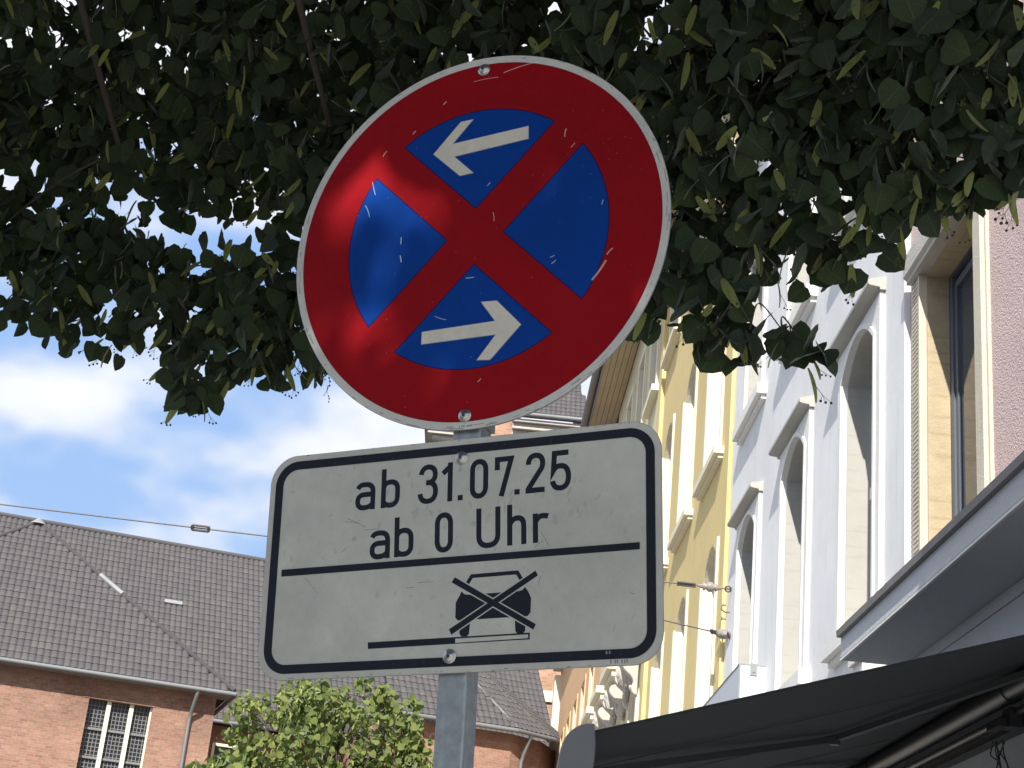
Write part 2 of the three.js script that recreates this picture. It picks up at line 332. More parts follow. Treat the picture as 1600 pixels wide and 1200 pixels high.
// --- yellow house
{
  const s0 = 18.13, L = 8.9, op = [];
  for (let k = 0; k < 3; k++) op.push({ x0: 19.02 + 2.73 * k - s0, x1: 20.25 + 2.73 * k - s0, y0: 4.6, ys: 7.05, yc: 7.42, a: 1 });
  for (let k = 0; k < 3; k++) op.push({ x0: 19.2 + 2.75 * k - s0, x1: 20.55 + 2.75 * k - s0, y0: 8.56, ys: 10.85, yc: 11.25 });
  for (let k = 0; k < 3; k++) op.push({ x0: 19.25 + 2.75 * k - s0, x1: 20.5 + 2.75 * k - s0, y0: 12.75, ys: 14.6, yc: 14.6 });
  const g = houses.yellow = house('terraced_house', s0, L, 15.9, M.yellow, op, 'yellow house with cream framed arched windows behind the plate');
  op.forEach((o, i) => {
    const w = windowIn(g, o, 0.2, M.frameWhite, { transom: 0.7, revealMat: M.cream });
    part('jamb_strip', bx(o.x0 - 0.1, o.y0 + 0.002, -0.03, o.x0 - 0.003, o.ys + (o.yc > o.ys + 0.01 ? 0.3 : 0.12), -0.001), M.cream, w);
    part('jamb_strip', bx(o.x1 + 0.003, o.y0 + 0.002, -0.03, o.x1 + 0.1, o.ys, -0.001), M.cream, w);
    if (i >= 3) part('sill', merge([bx(o.x0 - 0.3, o.y0 - 0.1, -0.13, o.x1 + 0.3, o.y0 - 0.0, 0.06), bx(o.x0 - 0.26, o.y0 - 0.15, -0.07, o.x1 + 0.26, o.y0 - 0.102, -0.001)]), M.cream, w);
  });
  part('pilaster', bx(0.03, 0, -0.05, 0.32, 15.6, -0.001), M.yellow, g);
  part('pilaster', bx(L - 0.5, 0, -0.07, L - 0.05, 15.6, -0.001), M.yellow, g);
}
// --- pale yellow house with stucco ornament
const eaveS0 = 18.13, eaveL = 19.2;
{
  const s0 = 27.04, L = 10.2, op = [];
  for (let k = 0; k < 4; k++) op.push({ x0: 27.85 + 2.5 * k - s0, x1: 29.0 + 2.5 * k - s0, y0: 4.4, ys: 6.85, yc: 7.25 });
  for (let k = 0; k < 4; k++) op.push({ x0: 27.9 + 2.5 * k - s0, x1: 29.0 + 2.5 * k - s0, y0: 12.9, ys: 14.8, yc: 14.8 });
  const g = houses.pale = house('terraced_house', s0, L, 15.9, M.paleYellow, op, 'pale yellow house with grey stucco ornament over its windows below the plate');
  op.forEach((o, i) => {
    const w = windowIn(g, o, 0.2, M.frameWhite, { transom: 0.7, revealMat: M.cream });
    part('architrave', ringGeo({ ...o, x0: o.x0 - 0.003, x1: o.x1 + 0.003 }, 0.16, -0.06, 0.059), M.cream, w);
    if (i >= 4) { part('sill', bx(o.x0 - 0.25, o.y0 - 0.12, -0.14, o.x1 + 0.25, o.y0, 0.06), M.cream, w); return; }
    // pediment blocks, consoles and a carved head with garlands
    const cx = (o.x0 + o.x1) / 2, yb = 7.45;
    part('pediment', merge([bx(o.x0 - 0.28, yb + 0.42, -0.42, o.x1 + 0.28, yb + 0.56, -0.001), bx(o.x0 - 0.22, yb + 0.30, -0.32, o.x1 + 0.22, yb + 0.418, -0.001), bx(o.x0 - 0.18, yb + 0.12, -0.2, o.x1 + 0.18, yb + 0.298, -0.001)]), M.cream, w);
    for (const sx of [o.x0 - 0.2, o.x1 + 0.02]) {
      const sc = new THREE.Shape(); sc.moveTo(0, 0); sc.bezierCurveTo(0.1, 0.02, 0.1, 0.12, 0.06, 0.2); sc.bezierCurveTo(0.05, 0.32, 0.16, 0.36, 0.22, 0.42); sc.bezierCurveTo(0.3, 0.5, 0.28, 0.62, 0.16, 0.62); sc.lineTo(0, 0.62);
      const e = new THREE.ExtrudeGeometry(sc, { depth: 0.16, bevelEnabled: true, bevelSize: 0.012, bevelThickness: 0.012, bevelSegments: 1, curveSegments: 8 });
      e.applyMatrix4(new THREE.Matrix4().makeBasis(V(0, 0, -1), V(0, 1, 0), V(1, 0, 0))).translate(sx, yb - 0.5, -0.062);
      part('console', e, M.stucco, w);
    }
    const head = new THREE.IcosahedronGeometry(0.17, 3), p = head.attributes.position, v = V(0, 0, 0);
    for (let k = 0; k < p.count; k++) { v.fromBufferAttribute(p, k); const d = 1 + 0.35 * fbm3(v.x * 9 + i, v.y * 9, v.z * 9, 3) + 0.2 * Math.max(0, v.y) / 0.17; v.multiplyScalar(d); p.setXYZ(k, v.x * 0.85, v.y * 1.25, v.z); }
    head.computeVertexNormals();
    part('carved_head', head.translate(cx, yb - 0.02, -0.2), M.stucco, w);
    const gar = [];
    for (const q of [-1, 1]) for (let k = 0; k < 7; k++) { const t = k / 6, b = new THREE.IcosahedronGeometry(0.085 - 0.03 * t, 1), bp = b.attributes.position; for (let n = 0; n < bp.count; n++) { v.fromBufferAttribute(bp, n); v.multiplyScalar(1 + 0.5 * noise3.noise(v.x * 22 + k, v.y * 22, v.z * 22 + q)); bp.setXYZ(n, v.x, v.y, v.z); } b.computeVertexNormals(); gar.push(b.translate(cx + q * (0.16 + 0.42 * t), yb + 0.1 - 0.42 * Math.sin(t * 2.2) * 0.6 - 0.25 * t * t, -0.13)); }
    part('garland', merge(gar), M.stucco, w);
  });
  // shared wooden eaves with gutter
  const e = sub('eaves', g);
  const n = 5, x0 = eaveS0 - s0 + 0.05, x1 = L + 2.2;
  for (let i = 0; i < n; i++) part('soffit_board', bx(x0, 15.93 + (i % 2) * 0.006, -0.66 + i * 0.132, x1, 15.96, -0.66 + i * 0.132 + 0.122), M.soffit, e);
  part('eaves_fascia', bx(x0, 15.9, -0.69, x1, 16.12, -0.662), M.lead, e);
  const gt = new THREE.CylinderGeometry(0.085, 0.085, x1 - x0, 12, 1, true, 0, Math.PI); gt.rotateZ(Math.PI / 2).rotateX(Math.PI); gt.translate((x0 + x1) / 2, 16.1, -0.78);
  part('gutter', merge([gt, rod([x0, 16.1, -0.70], [x1, 16.1, -0.70], 0.012, 0.012, 6), rod([x0, 16.1, -0.865], [x1, 16.1, -0.865], 0.014, 0.014, 6)]), M.lead, e);
  const rf = poly([[-0.7, 16.13], [7, 16.13], [3.2, 20]]);
  part('roof', ext(rf, x1 - x0).applyMatrix4(new THREE.Matrix4().makeBasis(V(0, 0, 1), V(0, 1, 0), V(-1, 0, 0))).translate(x1, 0, 0), M.tile[1], g);
}
// --- orange house, the farthest of the row
{
  const s0 = 37.26, L = 18.9, op = [];
  for (let k = 0; k < 6; k++) op.push({ x0: 39.4 + 2.95 * k - s0, x1: 40.7 + 2.95 * k - s0, y0: 7.6, ys: 10.1, yc: 10.1 });
  for (let k = 0; k < 6; k++) op.push({ x0: 39.4 + 2.95 * k - s0, x1: 40.7 + 2.95 * k - s0, y0: 3.6, ys: 6.1, yc: 6.1 });
  const g = houses.orange = house('terraced_house', s0, L, 13.4, M.orange, op, 'orange house, the farthest in the row, beside the black awning end');
  for (const o of op) {
    const w = windowIn(g, o, 0.2, M.frameWhite, { transom: 0.7, revealMat: M.cream });
    part('architrave', ringGeo({ ...o, x0: o.x0 - 0.003, x1: o.x1 + 0.003 }, 0.1, -0.03, 0.029), M.orange, w);
  }
  part('corner_pilaster', bx(L - 0.9, 0, -0.24, L, 12.7, -0.001), M.cream, g);
  part('cornice', merge([bx(0, 13.0, -0.3, L, 13.2, -0.001), bx(0, 13.2, -0.42, L, 13.402, -0.001)]), M.cream, g);
  part('roof', ext(poly([[-0.3, 13.404], [7, 13.404], [3.4, 14.2]]), L).applyMatrix4(new THREE.Matrix4().makeBasis(V(0, 0, 1), V(0, 1, 0), V(-1, 0, 0))).translate(L, 0, 0), M.tile[1], g);
}

// ------------------------------------------------------------------ roof tiling
function pantile(w, h) {
  const n = 5, pos = [], idx = [], uv = [];
  for (let r = 0; r < 3; r++) for (let i = 0; i <= n; i++) {
    const t = i / n, x = (t - 0.5) * w * 1.06, prof = 0.06 * Math.sin(t * Math.PI) ** 0.75;
    const y = r === 2 ? h * 1.12 : -0.03 + 0.05 * (2 * t - 1) ** 2, z = r === 0 ? -0.012 : prof + (r === 1 ? 0.026 : 0.004);
    pos.push(x, y, z); uv.push(x, y);
  }
  for (let r = 0; r < 2; r++) for (let i = 0; i < n; i++) { const a = r * (n + 1) + i, b = a + n + 1; idx.push(a, a + 1, b, b, a + 1, b + 1); }
  const g = new THREE.BufferGeometry();
  g.setAttribute('position', new THREE.Float32BufferAttribute(pos, 3)); g.setAttribute('uv', new THREE.Float32BufferAttribute(uv, 2)); g.setIndex(idx);
  const f = g.toNonIndexed(); f.computeVertexNormals(); return f;
}
// roof plane: o = lower left corner on the eave, U along the eave, N outward normal; inside(u, v) in metres; the first tiles that singles(u, v) accepts are meshes of their own
function tiledFace(parent, o, U, N, polyUV, tw, th, singles, budget) {
  const Vv = new THREE.Vector3().crossVectors(N, U).normalize(), base = new THREE.Matrix4().makeBasis(U, Vv, N);
  const inside = (u, v) => { let c = false; for (let i = 0, j = polyUV.length - 1; i < polyUV.length; j = i++) { const [xi, yi] = polyUV[i], [xj, yj] = polyUV[j]; if (yi > v !== yj > v && u < ((xj - xi) * (v - yi)) / (yj - yi) + xi) c = !c; } return c; };
  const deck = ext(poly(polyUV), 0.06, -0.07); deck.applyMatrix4(base).translate(o.x, o.y, o.z);
  part('roof_deck', deck, M.darkRoof, parent);
  const tile = pantile(tw, th), us = polyUV.map((p) => p[0]), vs = polyUV.map((p) => p[1]), rest = [[], [], [], []];
  for (let v = 0; v < Math.max(...vs); v += th) for (let u = Math.min(...us); u < Math.max(...us); u += tw) {
    if (!inside(u + tw / 2, v + th * 0.5)) continue;
    const p = o.clone().addScaledVector(U, u + tw / 2).addScaledVector(Vv, v + rr(-0.006, 0.006)).addScaledVector(N, rr(0, 0.008));
    const q = rnd(), k = q < 0.5 ? 0 : q < 0.75 ? 1 : q < 0.93 ? 2 : 3;
    const m = base.clone().multiply(new THREE.Matrix4().makeRotationZ(rr(-0.012, 0.012))).setPosition(p);
    if (singles && budget.n > 0 && singles(u, v)) { budget.n--; const t = part('roof_tile', tile, M.tile[k], parent); t.matrix.copy(m); t.matrix.decompose(t.position, t.quaternion, t.scale); } else rest[k].push(m);
  }
  const geos = [];
  rest.forEach((list, k) => { if (list.length) geos.push([merge(list.map((m) => tile.clone().applyMatrix4(m))), k]); });
  if (geos.length) {
    const g = mergeGeometries(geos.map((x) => x[0]), true);
    const t = part('roof_tiles', g, geos.map((x) => M.tile[x[1]]), parent); t.userData.kind = 'stuff';
  }
}

// ------------------------------------------------------------------ church: local x along its front, z towards the camera, front eave of the wing at z = 0
{
  const g = thing('church', [-11.35, 0, -48.7], Math.asin(0.292));
  tag(g, 'red brick church with grey tiled hipped roofs behind the young tree', 'church');
  const HE = 10.02, AP = 15.6, budget = { n: 300 };
  // wing with hipped front
  const wz = -0.55, WL = -9.55, WR = 3.3, win = { x0: -0.58, x1: 1.38, y0: 3.4, ys: 9.3, yc: 9.3 };
  const ws = poly([[WL, -0.2], [WR, -0.2], [WR, 9.9], [WL, 9.9]]);
  const wins = [win, { ...win, x0: win.x0 - 6.2, x1: win.x1 - 6.2 }];
  for (const w of wins) ws.holes.push(openingPath(new THREE.Path(), w.x0, w.x1, w.y0, w.ys, w.yc));
  part('wing_wall', ext(ws, 0.42, wz - 0.42), M.brick, g);
  part('wing_side_wall', bx(WR - 0.42, -0.2, -7, WR - 0.001, 9.9, wz - 0.421), M.brick, g);
  part('wing_side_wall', bx(WL + 0.001, -0.2, -7, WL + 0.42, 9.9, wz - 0.421), M.brick, g);
  for (const w of wins) {
    const q = sub('church_window', g), z = wz - 0.26, n = 3, mw = 0.13, lw = (w.x1 - w.x0 - 2 * mw) / 3;
    const px = [w.x0, w.x0 + lw + mw, w.x0 + 2 * (lw + mw)];
    for (let i = 0; i < 2; i++) part('mullion', bx(px[i] + lw, w.y0, z - 0.05, px[i] + lw + mw, w.ys - 0.003, z + 0.14), M.cream, q);
    part('side_jamb', bx(w.x1 - 0.001 + 0.0, w.y0, z, w.x1 - 0.06, w.ys - 0.003, z + 0.12), M.cream, q);
    for (let i = 0; i < n; i++) {
      part('leaded_pane', bx(px[i] + 0.003, w.y0, z - 0.08, px[i] + lw - 0.003, w.ys - 0.003, z - 0.065), M.oldGlass, q);
      const bars = [];
      for (let k = 1; k < 5; k++) bars.push(bx(px[i] + (lw * k) / 5 - 0.011, w.y0, z - 0.064, px[i] + (lw * k) / 5 + 0.011, w.ys - 0.004, z - 0.044));
      for (let y = w.y0 + 0.11; y < w.ys; y += 0.125) bars.push(bx(px[i] + 0.004, y - 0.010, z - 0.0635, px[i] + lw - 0.004, y + 0.010, z - 0.046));
      part('leading', merge(bars), M.came, q);
      for (let y = w.ys - 0.88; y > w.y0; y -= 0.87) part('saddle_bar', bx(px[i] + 0.002, y - 0.035, z - 0.043, px[i] + lw - 0.002, y + 0.035, z + 0.03), M.came, q);
    }
    part('soldier_course', bx(w.x0 - 0.2, w.ys + 0.002, wz + 0.001, w.x1 + 0.2, w.ys + 0.22, wz + 0.018), M.brick, q);
  }
  const eR = 3.74, eL = -10.04, ax = -3.15, az = -5;
  const roof = sub('wing_roof', g);
  { const N = V(0, 5, 5.58).normalize(), sl = Math.hypot(5, 5.58);
    tiledFace(roof, V(eL, HE, 0), V(1, 0, 0), N, [[0, 0], [eR - eL, 0], [ax - eL, sl]], 0.212, 0.335, (u, v) => u > 6.3 && u < 13.6, budget); }
  // hips, side slopes of the wing
  const wr = poly([[eL, HE - 0.02], [eR, HE - 0.02], [ax, AP - 0.03]]);
  part('wing_body', ext(wr, 7, -12), M.tile[2], roof);
  { const s = new THREE.BufferGeometry(), P = [[eR, HE, 0], [eR, HE, -5.01], [ax, AP, az], [eL, HE, 0], [ax, AP, az], [eL, HE, -5.01]].flat();
    s.setAttribute('position', new THREE.Float32BufferAttribute(P, 3)); s.setAttribute('uv', new THREE.Float32BufferAttribute([0, 0, 5, 0, 5, 8, 0, 0, 5, 8, 5, 0], 2)); s.computeVertexNormals(); part('side_slope', s, M.tile[2], roof); }
  for (const e of [eR, eL]) part('hip_ridge', rod([e, HE + 0.05, 0], [ax, AP + 0.04, az], 0.085, 0.085, 8), M.hip, roof);
  part('hip_flashing', rod([ax + 0.335 * 6.89, AP + 0.05 - 0.335 * 5.57, az + 0.335 * 5], [ax + 0.45 * 6.89, AP + 0.05 - 0.45 * 5.57, az + 0.45 * 5], 0.092, 0.092, 8), M.brightZinc, roof);
  part('apex_cap', new THREE.ConeGeometry(0.3, 0.26, 10).translate(ax, AP + 0.09, az), M.brightZinc, roof);
  const gut = (a, b, n = 'gutter') => part(n, rod(a, b, 0.075, 0.075, 10), M.zinc, g);
  gut([eL, HE - 0.06, 0.07], [eR + 0.05, HE - 0.06, 0.07]);
  part('soffit', bx(eL + 0.02, HE - 0.12, -0.55 - 0.42, eR - 0.02, HE - 0.06, 0.0), M.lead, g);
  gut([eR + 0.06, HE - 0.06, 0.06], [eR + 0.06, HE - 0.06, -6]);
  part('downpipe', tube([[2.62, 9.94, 0.05], [2.6, 9.75, -0.02], [2.55, 9.2, -0.42], [2.54, 8.9, -0.47], [2.54, 5, -0.47], [2.54, 0, -0.47]], 0.062, 10, 40), M.zinc, g);
  // nave behind
  const NZ = -6, NW = 12.3 - 6, NH = 17.5, nave = sub('nave_roof', g);
  { const N = V(0, NW, NH - HE).normalize(), sl = Math.hypot(NW, NH - HE), xa = -13, xb = 17;
    tiledFace(nave, V(xa, HE, NZ), V(1, 0, 0), N, [[0, 0], [xb - xa, 0], [xb - xa, sl], [0, sl]], 0.212, 0.335, null, budget);
    part('ridge', rod([xa, NH + 0.05, NZ - NW], [xb, NH + 0.05, NZ - NW], 0.11, 0.11, 8), M.tile[2], nave);
    const back = new THREE.BufferGeometry(); back.setAttribute('position', new THREE.Float32BufferAttribute([[xa, NH, NZ - NW], [xb, NH, NZ - NW], [xb, HE, NZ - 2 * NW], [xa, NH, NZ - NW], [xb, HE, NZ - 2 * NW], [xa, HE, NZ - 2 * NW]].flat(), 3)); back.setAttribute('uv', new THREE.Float32BufferAttribute([0, 0, 1, 0, 1, 1, 0, 0, 1, 1, 0, 1], 2)); back.computeVertexNormals(); part('rear_slope', back, M.tile[2], nave);
    // roof light hatch
    const t = 0.62; part('roof_hatch', bx(-0.34, -0.1, 0, 0.34, 0.1, 0.07).applyMatrix4(new THREE.Matrix4().makeBasis(V(1, 0, 0), V(0, N.z, -N.y), N)).translate(2.32, lerp(HE, NH, t) + 0.03, lerp(NZ, NZ - NW, t) + 0.05), M.brightZinc, nave);
  }
  gut([WR, HE - 0.06, NZ + 0.07], [14, HE - 0.06, NZ + 0.07]);
  part('nave_wall', bx(WR, -0.2, NZ - 1.1, 14, HE - 0.1, NZ - 0.6), M.brick, g);
  { const q = sub('nave_window', g); part('leaded_pane', bx(4.3, 6.3, NZ - 0.598, 5.6, 9.2, NZ - 0.58), M.oldGlass, q); part('window_surround', merge([bx(4.2, 6.2, NZ - 0.598, 4.298, 9.3, NZ - 0.53), bx(5.602, 6.2, NZ - 0.598, 5.7, 9.3, NZ - 0.53), bx(4.298, 9.202, NZ - 0.598, 5.602, 9.3, NZ - 0.53)]), M.cream, q); }
  // polygonal apse on the right
  const apse = sub('apse_roof', g), A = V(8.6, 16.0, -5), ring = [[8.6, 1.2], [12.85, 1.2], [14.35, 0.55], [15.7, -1.0], [16.3, -3.2]];
  for (let i = 0; i < ring.length - 1; i++) {
    const p = V(ring[i][0], HE, ring[i][1]), q = V(ring[i + 1][0], HE, ring[i + 1][1]), U = q.clone().sub(p), len = U.length(); U.normalize();
    const N = new THREE.Vector3().crossVectors(U, A.clone().sub(p)).normalize(), Vv = new THREE.Vector3().crossVectors(N, U), d = A.clone().sub(p);
    tiledFace(apse, p, U, N, [[0, 0], [len, 0], [d.dot(U), d.dot(Vv)]], 0.212, 0.335, null, budget);
    if (i) part('hip_ridge', rod(p.clone().add(V(0, 0.04, 0)), A.clone().add(V(0, 0.04, 0)), 0.05, 0.05, 7), i === 1 ? M.zinc : M.tile[2], apse);
    gut([p.x, HE - 0.06, p.z + 0.06], [q.x, HE - 0.06, q.z + 0.06]);
  }
  const ins = ring.map(([x, z], i) => [x - (i > 1 ? 0.25 * (i - 1) : 0), z - 0.5]);
  const aw = new THREE.ExtrudeGeometry(poly([...ins.map(([x, z]) => [x, -z]), [16, 8], [9.0, 8]]), { depth: HE + 0.1, bevelEnabled: false }).rotateX(-Math.PI / 2).translate(0, -0.2, 0);
  part('apse_wall', aw, M.brick, g);
  part('downpipe', tube([[13.42, 9.95, 1.05], [13.4, 9.75, 0.9], [13.3, 9.2, 0.62], [13.28, 8.9, 0.58], [13.28, 5, 0.58], [13.28, 0, 0.58]], 0.062, 10, 40), M.zinc, g);
}

// ------------------------------------------------------------------ tall brick house behind everything
{
  const g = thing('brick_house', [0, 0, -64]);
  tag(g, 'tall brick house with grey tiled roof seen between round sign and plate', 'house');
  part('wall', bx(-2.75, -0.2, -8, 6.5, 24.85, 0), M.brickBack, g);
  part('string_course', bx(-2.76, 13.3, -7.9, 6.6, 13.75, 0.12), M.cream, g);
  part('corner_pier', bx(-2.95, -0.2, -1.2, -1.45, 24.3, 0.15), M.stucco, g);
  part('corner_pier', bx(0.2, 13.8, -1.2, 0.75, 24.85, 0.12), M.stucco, g);
  part('gable_panel', bx(-0.98, 22.5, -1.2, 0.198, 26.4, 0.3), M.brickBack, g);
  part('gable_coping', bx(-1.08, 26.402, -1.25, 0.3, 26.6, 0.42), M.stucco, g);
  part('cornice', merge([bx(-3.2, 24.0, -8, -1.0, 24.14, 0.6), bx(-3.4, 24.16, -8.1, -1.0, 24.34, 0.8), bx(-3.55, 24.36, -8.2, -1.0, 24.5, 0.95), bx(0.2, 24.6, -8, 6.5, 24.8, 0.35), bx(0.2, 24.82, -8.1, 6.6, 25.05, 0.6), bx(0.2, 25.07, -8.1, 6.6, 25.2, 0.8)]), M.stucco, g);
  part('gutter', rod([0.2, 25.36, 0.95], [3.7, 25.36, 0.95], 0.1, 0.1, 8), M.zinc, g);
  const roof = sub('roof', g), N = V(0, 4, 4.6).normalize(), sl = Math.hypot(4, 4.6);
  tiledFace(roof, V(0.1, 25.3, 0.85), V(1, 0, 0), N, [[0, 0], [3.55, 0], [2.4, sl], [0, sl]], 0.215, 0.34, null, { n: 0 });
  tiledFace(roof, V(-3.6, 24.6, 0.9), V(1, 0, 0), N, [[0, 0], [2.6, 0], [2.6, sl], [2.2, sl]], 0.215, 0.34, null, { n: 0 });
  const body = new THREE.BufferGeometry(), P = [[3.65, 25.3, 0.85], [3.65, 25.3, -8], [2.5, 29.85, -3.2], [-3.6, 24.6, -8], [-3.6, 24.6, 0.9], [-1.4, 29.2, -3.1]].flat();
  body.setAttribute('position', new THREE.Float32BufferAttribute(P, 3)); body.setAttribute('uv', new THREE.Float32BufferAttribute([0, 0, 8, 0, 4, 5, 0, 0, 8, 0, 4, 5], 2)); body.computeVertexNormals();
  part('hip_slope', body, M.tile[1], roof);
  const wq = sub('window', g); part('pane', bx(-2.3, 24.5 - 3.2, 0.151, -1.7, 24.5 - 1.2, 0.17), M.glass, wq);
}

// ------------------------------------------------------------------ the traffic sign: square post, round sign, plate below
{
  const T = V(-0.0569, 2.1739, -2.094), X = V(0.91181, 0.05094, 0.40744), Y = V(-0.07232, 0.99669, 0.03725), Z = V(-0.40419, -0.06343, 0.91247);
  const basis = new THREE.Matrix4().makeBasis(X, Y, Z), quat = new THREE.Quaternion().setFromRotationMatrix(basis);
  const baseP = V(0.0699, 0, -2.2202);
  const g = thing('no_stopping_sign', baseP.toArray());
  tag(g, 'round red and blue no stopping sign with white date plate on a square post', 'traffic sign');
  const toLocal = (x, y, z) => T.clone().addScaledVector(X, x).addScaledVector(Y, y).addScaledVector(Z, z).sub(baseP);
  // post
  const pa = toLocal(0, -0.142, -0.031), pb = toLocal(0.0241, 0.757, -0.031), u = pb.clone().sub(pa).normalize(), foot = pa.clone().addScaledVector(u, -(pa.y + 0.05) / u.y), top = pb.clone().addScaledVector(u, 0.012);
  const zx = Z.clone().addScaledVector(u, -Z.dot(u)).normalize(), xx = new THREE.Vector3().crossVectors(u, zx);
  const h = 0.0215, r = 0.004, sq = new THREE.Shape();
  sq.moveTo(-h + r, -h); sq.lineTo(h - r, -h); sq.absarc(h - r, -h + r, r, -Math.PI / 2, 0); sq.lineTo(h, h - r); sq.absarc(h - r, h - r, r, 0, Math.PI / 2); sq.lineTo(-h + r, h); sq.absarc(-h + r, h - r, r, Math.PI / 2, Math.PI); sq.lineTo(-h, -h + r); sq.absarc(-h + r, -h + r, r, Math.PI, 1.5 * Math.PI);
  const len = foot.distanceTo(top), pg = new THREE.ExtrudeGeometry(sq, { depth: len, bevelEnabled: false, curveSegments: 4, steps: 1 });
  pg.applyMatrix4(new THREE.Matrix4().makeBasis(xx, zx.clone().negate(), u)).translate(foot.x, foot.y, foot.z);
  part('post', pg, M.galv, g);
  part('post_cap', bx(-0.024, -0.024, 0, 0.024, 0.024, 0.012).applyMatrix4(new THREE.Matrix4().makeBasis(xx, zx.clone().negate(), u)).translate(top.x, top.y, top.z), M.cable, g);
  for (const [bx0, by] of [[0.0238, 0.7577], [0.0107, 0.199], [0.0079, 0.1366], [-0.0003, -0.1424]]) {
    const c = toLocal(bx0, by, -0.031), cl = bx(-0.0235, -0.012, -0.0235, 0.0235, 0.012, 0.0285);
    part('clamp', cl.applyMatrix4(new THREE.Matrix4().makeBasis(xx, u, zx)).translate(c.x, c.y, c.z), M.galv, g);
  }
  const grain = (ctx, W, H, amt) => { const im = ctx.getImageData(0, 0, W, H), d = im.data; let q = 12345; for (let i = 0; i < W * H; i++) { q = (Math.imul(q, 1664525) + 1013904223) | 0; const n = 1 + ((q >>> 16) / 65536 - 0.5) * amt, x = i % W, y = (i / W) | 0, f = 1 + (F1[((y >> 2) % 512) * 512 + ((x >> 2) % 512)] - 0.5) * 0.16 + (F2[((y >> 1) % 512) * 512 + ((x >> 1) % 512)] - 0.5) * 0.07, hx = ((x + ((y / 7 | 0) % 2) * 4) % 8 === 0 || y % 7 === 0) ? 0.975 : 1; for (let k = 0; k < 3; k++) d[i * 4 + k] = clamp(d[i * 4 + k] * n * f * hx, 0, 255); } ctx.putImageData(im, 0, 0); };
  const scratches = (ctx, list, col, w) => { ctx.strokeStyle = col; ctx.lineCap = 'round'; for (const s of list) { ctx.lineWidth = s[4] ?? w; ctx.beginPath(); const k = Math.min(3, 0.16 * Math.hypot(s[2] - s[0], s[3] - s[1])); ctx.moveTo(s[0], s[1]); ctx.quadraticCurveTo((s[0] + s[2]) / 2 + rr(-k, k), (s[1] + s[3]) / 2 + rr(-k, k), s[2], s[3]); ctx.stroke(); } };
  // ---- round sign
  const disc = sub('round_sign', g); disc.position.copy(toLocal(0.0172, 0.4785, 0)); disc.quaternion.copy(quat);
  disc.userData.label = 'round no stopping sign with red cross on blue and two white arrows';
  const RB = 209, HW = 32, quads = [90, 180, 0, 270];
  const seg = (a) => { const d = (Math.asin(HW / RB) * 180) / Math.PI, t0 = (a - 45 + d) * deg, t1 = (a + 45 - d) * deg, pts = [[Math.cos(a * deg) * HW * Math.SQRT2, Math.sin(a * deg) * HW * Math.SQRT2]]; for (let i = 0; i <= 20; i++) { const t = lerp(t0, t1, i / 20); pts.push([RB * Math.cos(t), RB * Math.sin(t)]); } return pts; };
  const arrows = [[[-73.8, 148.1], [-29.6, 195.9], [-8.2, 196.6], [-41.4, 160.5], [82.2, 168.2], [82.6, 146.4], [-37.8, 137.9], [-5.3, 104.8], [-28.2, 103.7]], [[76.9, -150.7], [38.2, -108.5], [12.9, -107.2], [35.7, -139.9], [-80.2, -142.3], [-80.5, -162.1], [37.5, -161.5], [8.8, -197.3], [30.1, -199.3]]];
  const cv = document.createElement('canvas'); cv.width = cv.height = 2048; const c = cv.getContext('2d'), S = 2048 / 600;
  c.setTransform(S, 0, 0, -S, 1024, 1024);
  const path = (pts) => { c.beginPath(); pts.forEach(([x, y], i) => (i ? c.lineTo(x, y) : c.moveTo(x, y))); c.closePath(); };
  c.fillStyle = '#c4c3bc'; c.fillRect(-320, -320, 640, 640);
  c.fillStyle = '#8c0914'; c.beginPath(); c.arc(0, 0, 288, 0, 7); c.fill();
  for (const a of quads) { path(seg(a)); c.fillStyle = '#043a8a'; c.fill(); c.strokeStyle = '#1a1550'; c.lineWidth = 1.6; c.stroke(); }
  for (const a of arrows) { path(a); c.fillStyle = '#cfcabc'; c.fill(); c.strokeStyle = '#8d8f98'; c.lineWidth = 0.8; c.stroke(); }
  c.strokeStyle = '#7d0a16'; c.lineWidth = 1; c.beginPath(); c.arc(0, 0, 288, 0, 7); c.stroke();
  scratches(c, [[40, 268, 96, 276, 1.6], [-10, 262, 30, 262, 1], [184, -96, 204, -70, 3], [206, -60, 214, -52, 2], [122, -62, 128, -58, 1.6], [120, -52, 126, -50, 1.4], [-178, 60, -186, 80, 1.2], [-170, 96, -176, 118, 1.2], [-122, 6, -122, 16, 1.8], [-122, -14, -120, -24, 2], [-12, -66, 0, -66, 1.6], [-60, -120, -42, -128, 1.2], [18, 80, 22, 84, 1.6], [30, 20, 28, 34, 1.2], [150, 120, 156, 126, 1.4], [140, 140, 142, 152, 2.2], [12, -230, 16, -226, 1.5], [-110, 190, -106, 194, 2], [-60, 232, -56, 236, 2], [-160, 160, -154, 168, 1.5], [198, 20, 200, 26, 1.6]], 'rgba(214,208,200,0.72)', 1.4);
  for (let i = 0; i < 150; i++) { const t = rr(0, 7), q = 296 * Math.sqrt(rnd()), x = q * Math.cos(t), y = q * Math.sin(t); c.fillStyle = rnd() < 0.6 ? 'rgba(230,190,180,0.30)' : 'rgba(30,20,20,0.28)'; c.beginPath(); c.ellipse(x, y, rr(0.4, 1.5), rr(0.4, 1.2), rr(0, 3), 0, 7); c.fill(); }
  for (let i = 0; i < 46; i++) { const t = rr(0, 6.3); c.strokeStyle = 'rgba(60,60,55,0.35)'; c.lineWidth = rr(0.6, 2); c.beginPath(); c.arc(0, 0, rr(294, 300), t, t + rr(0.01, 0.07)); c.stroke(); }
  c.fillStyle = 'rgba(70,70,66,0.5)'; for (const x of [-13, -9, -6, -1, 2, 5]) c.fillRect(x - 3, -296, 2.2, 2.6);
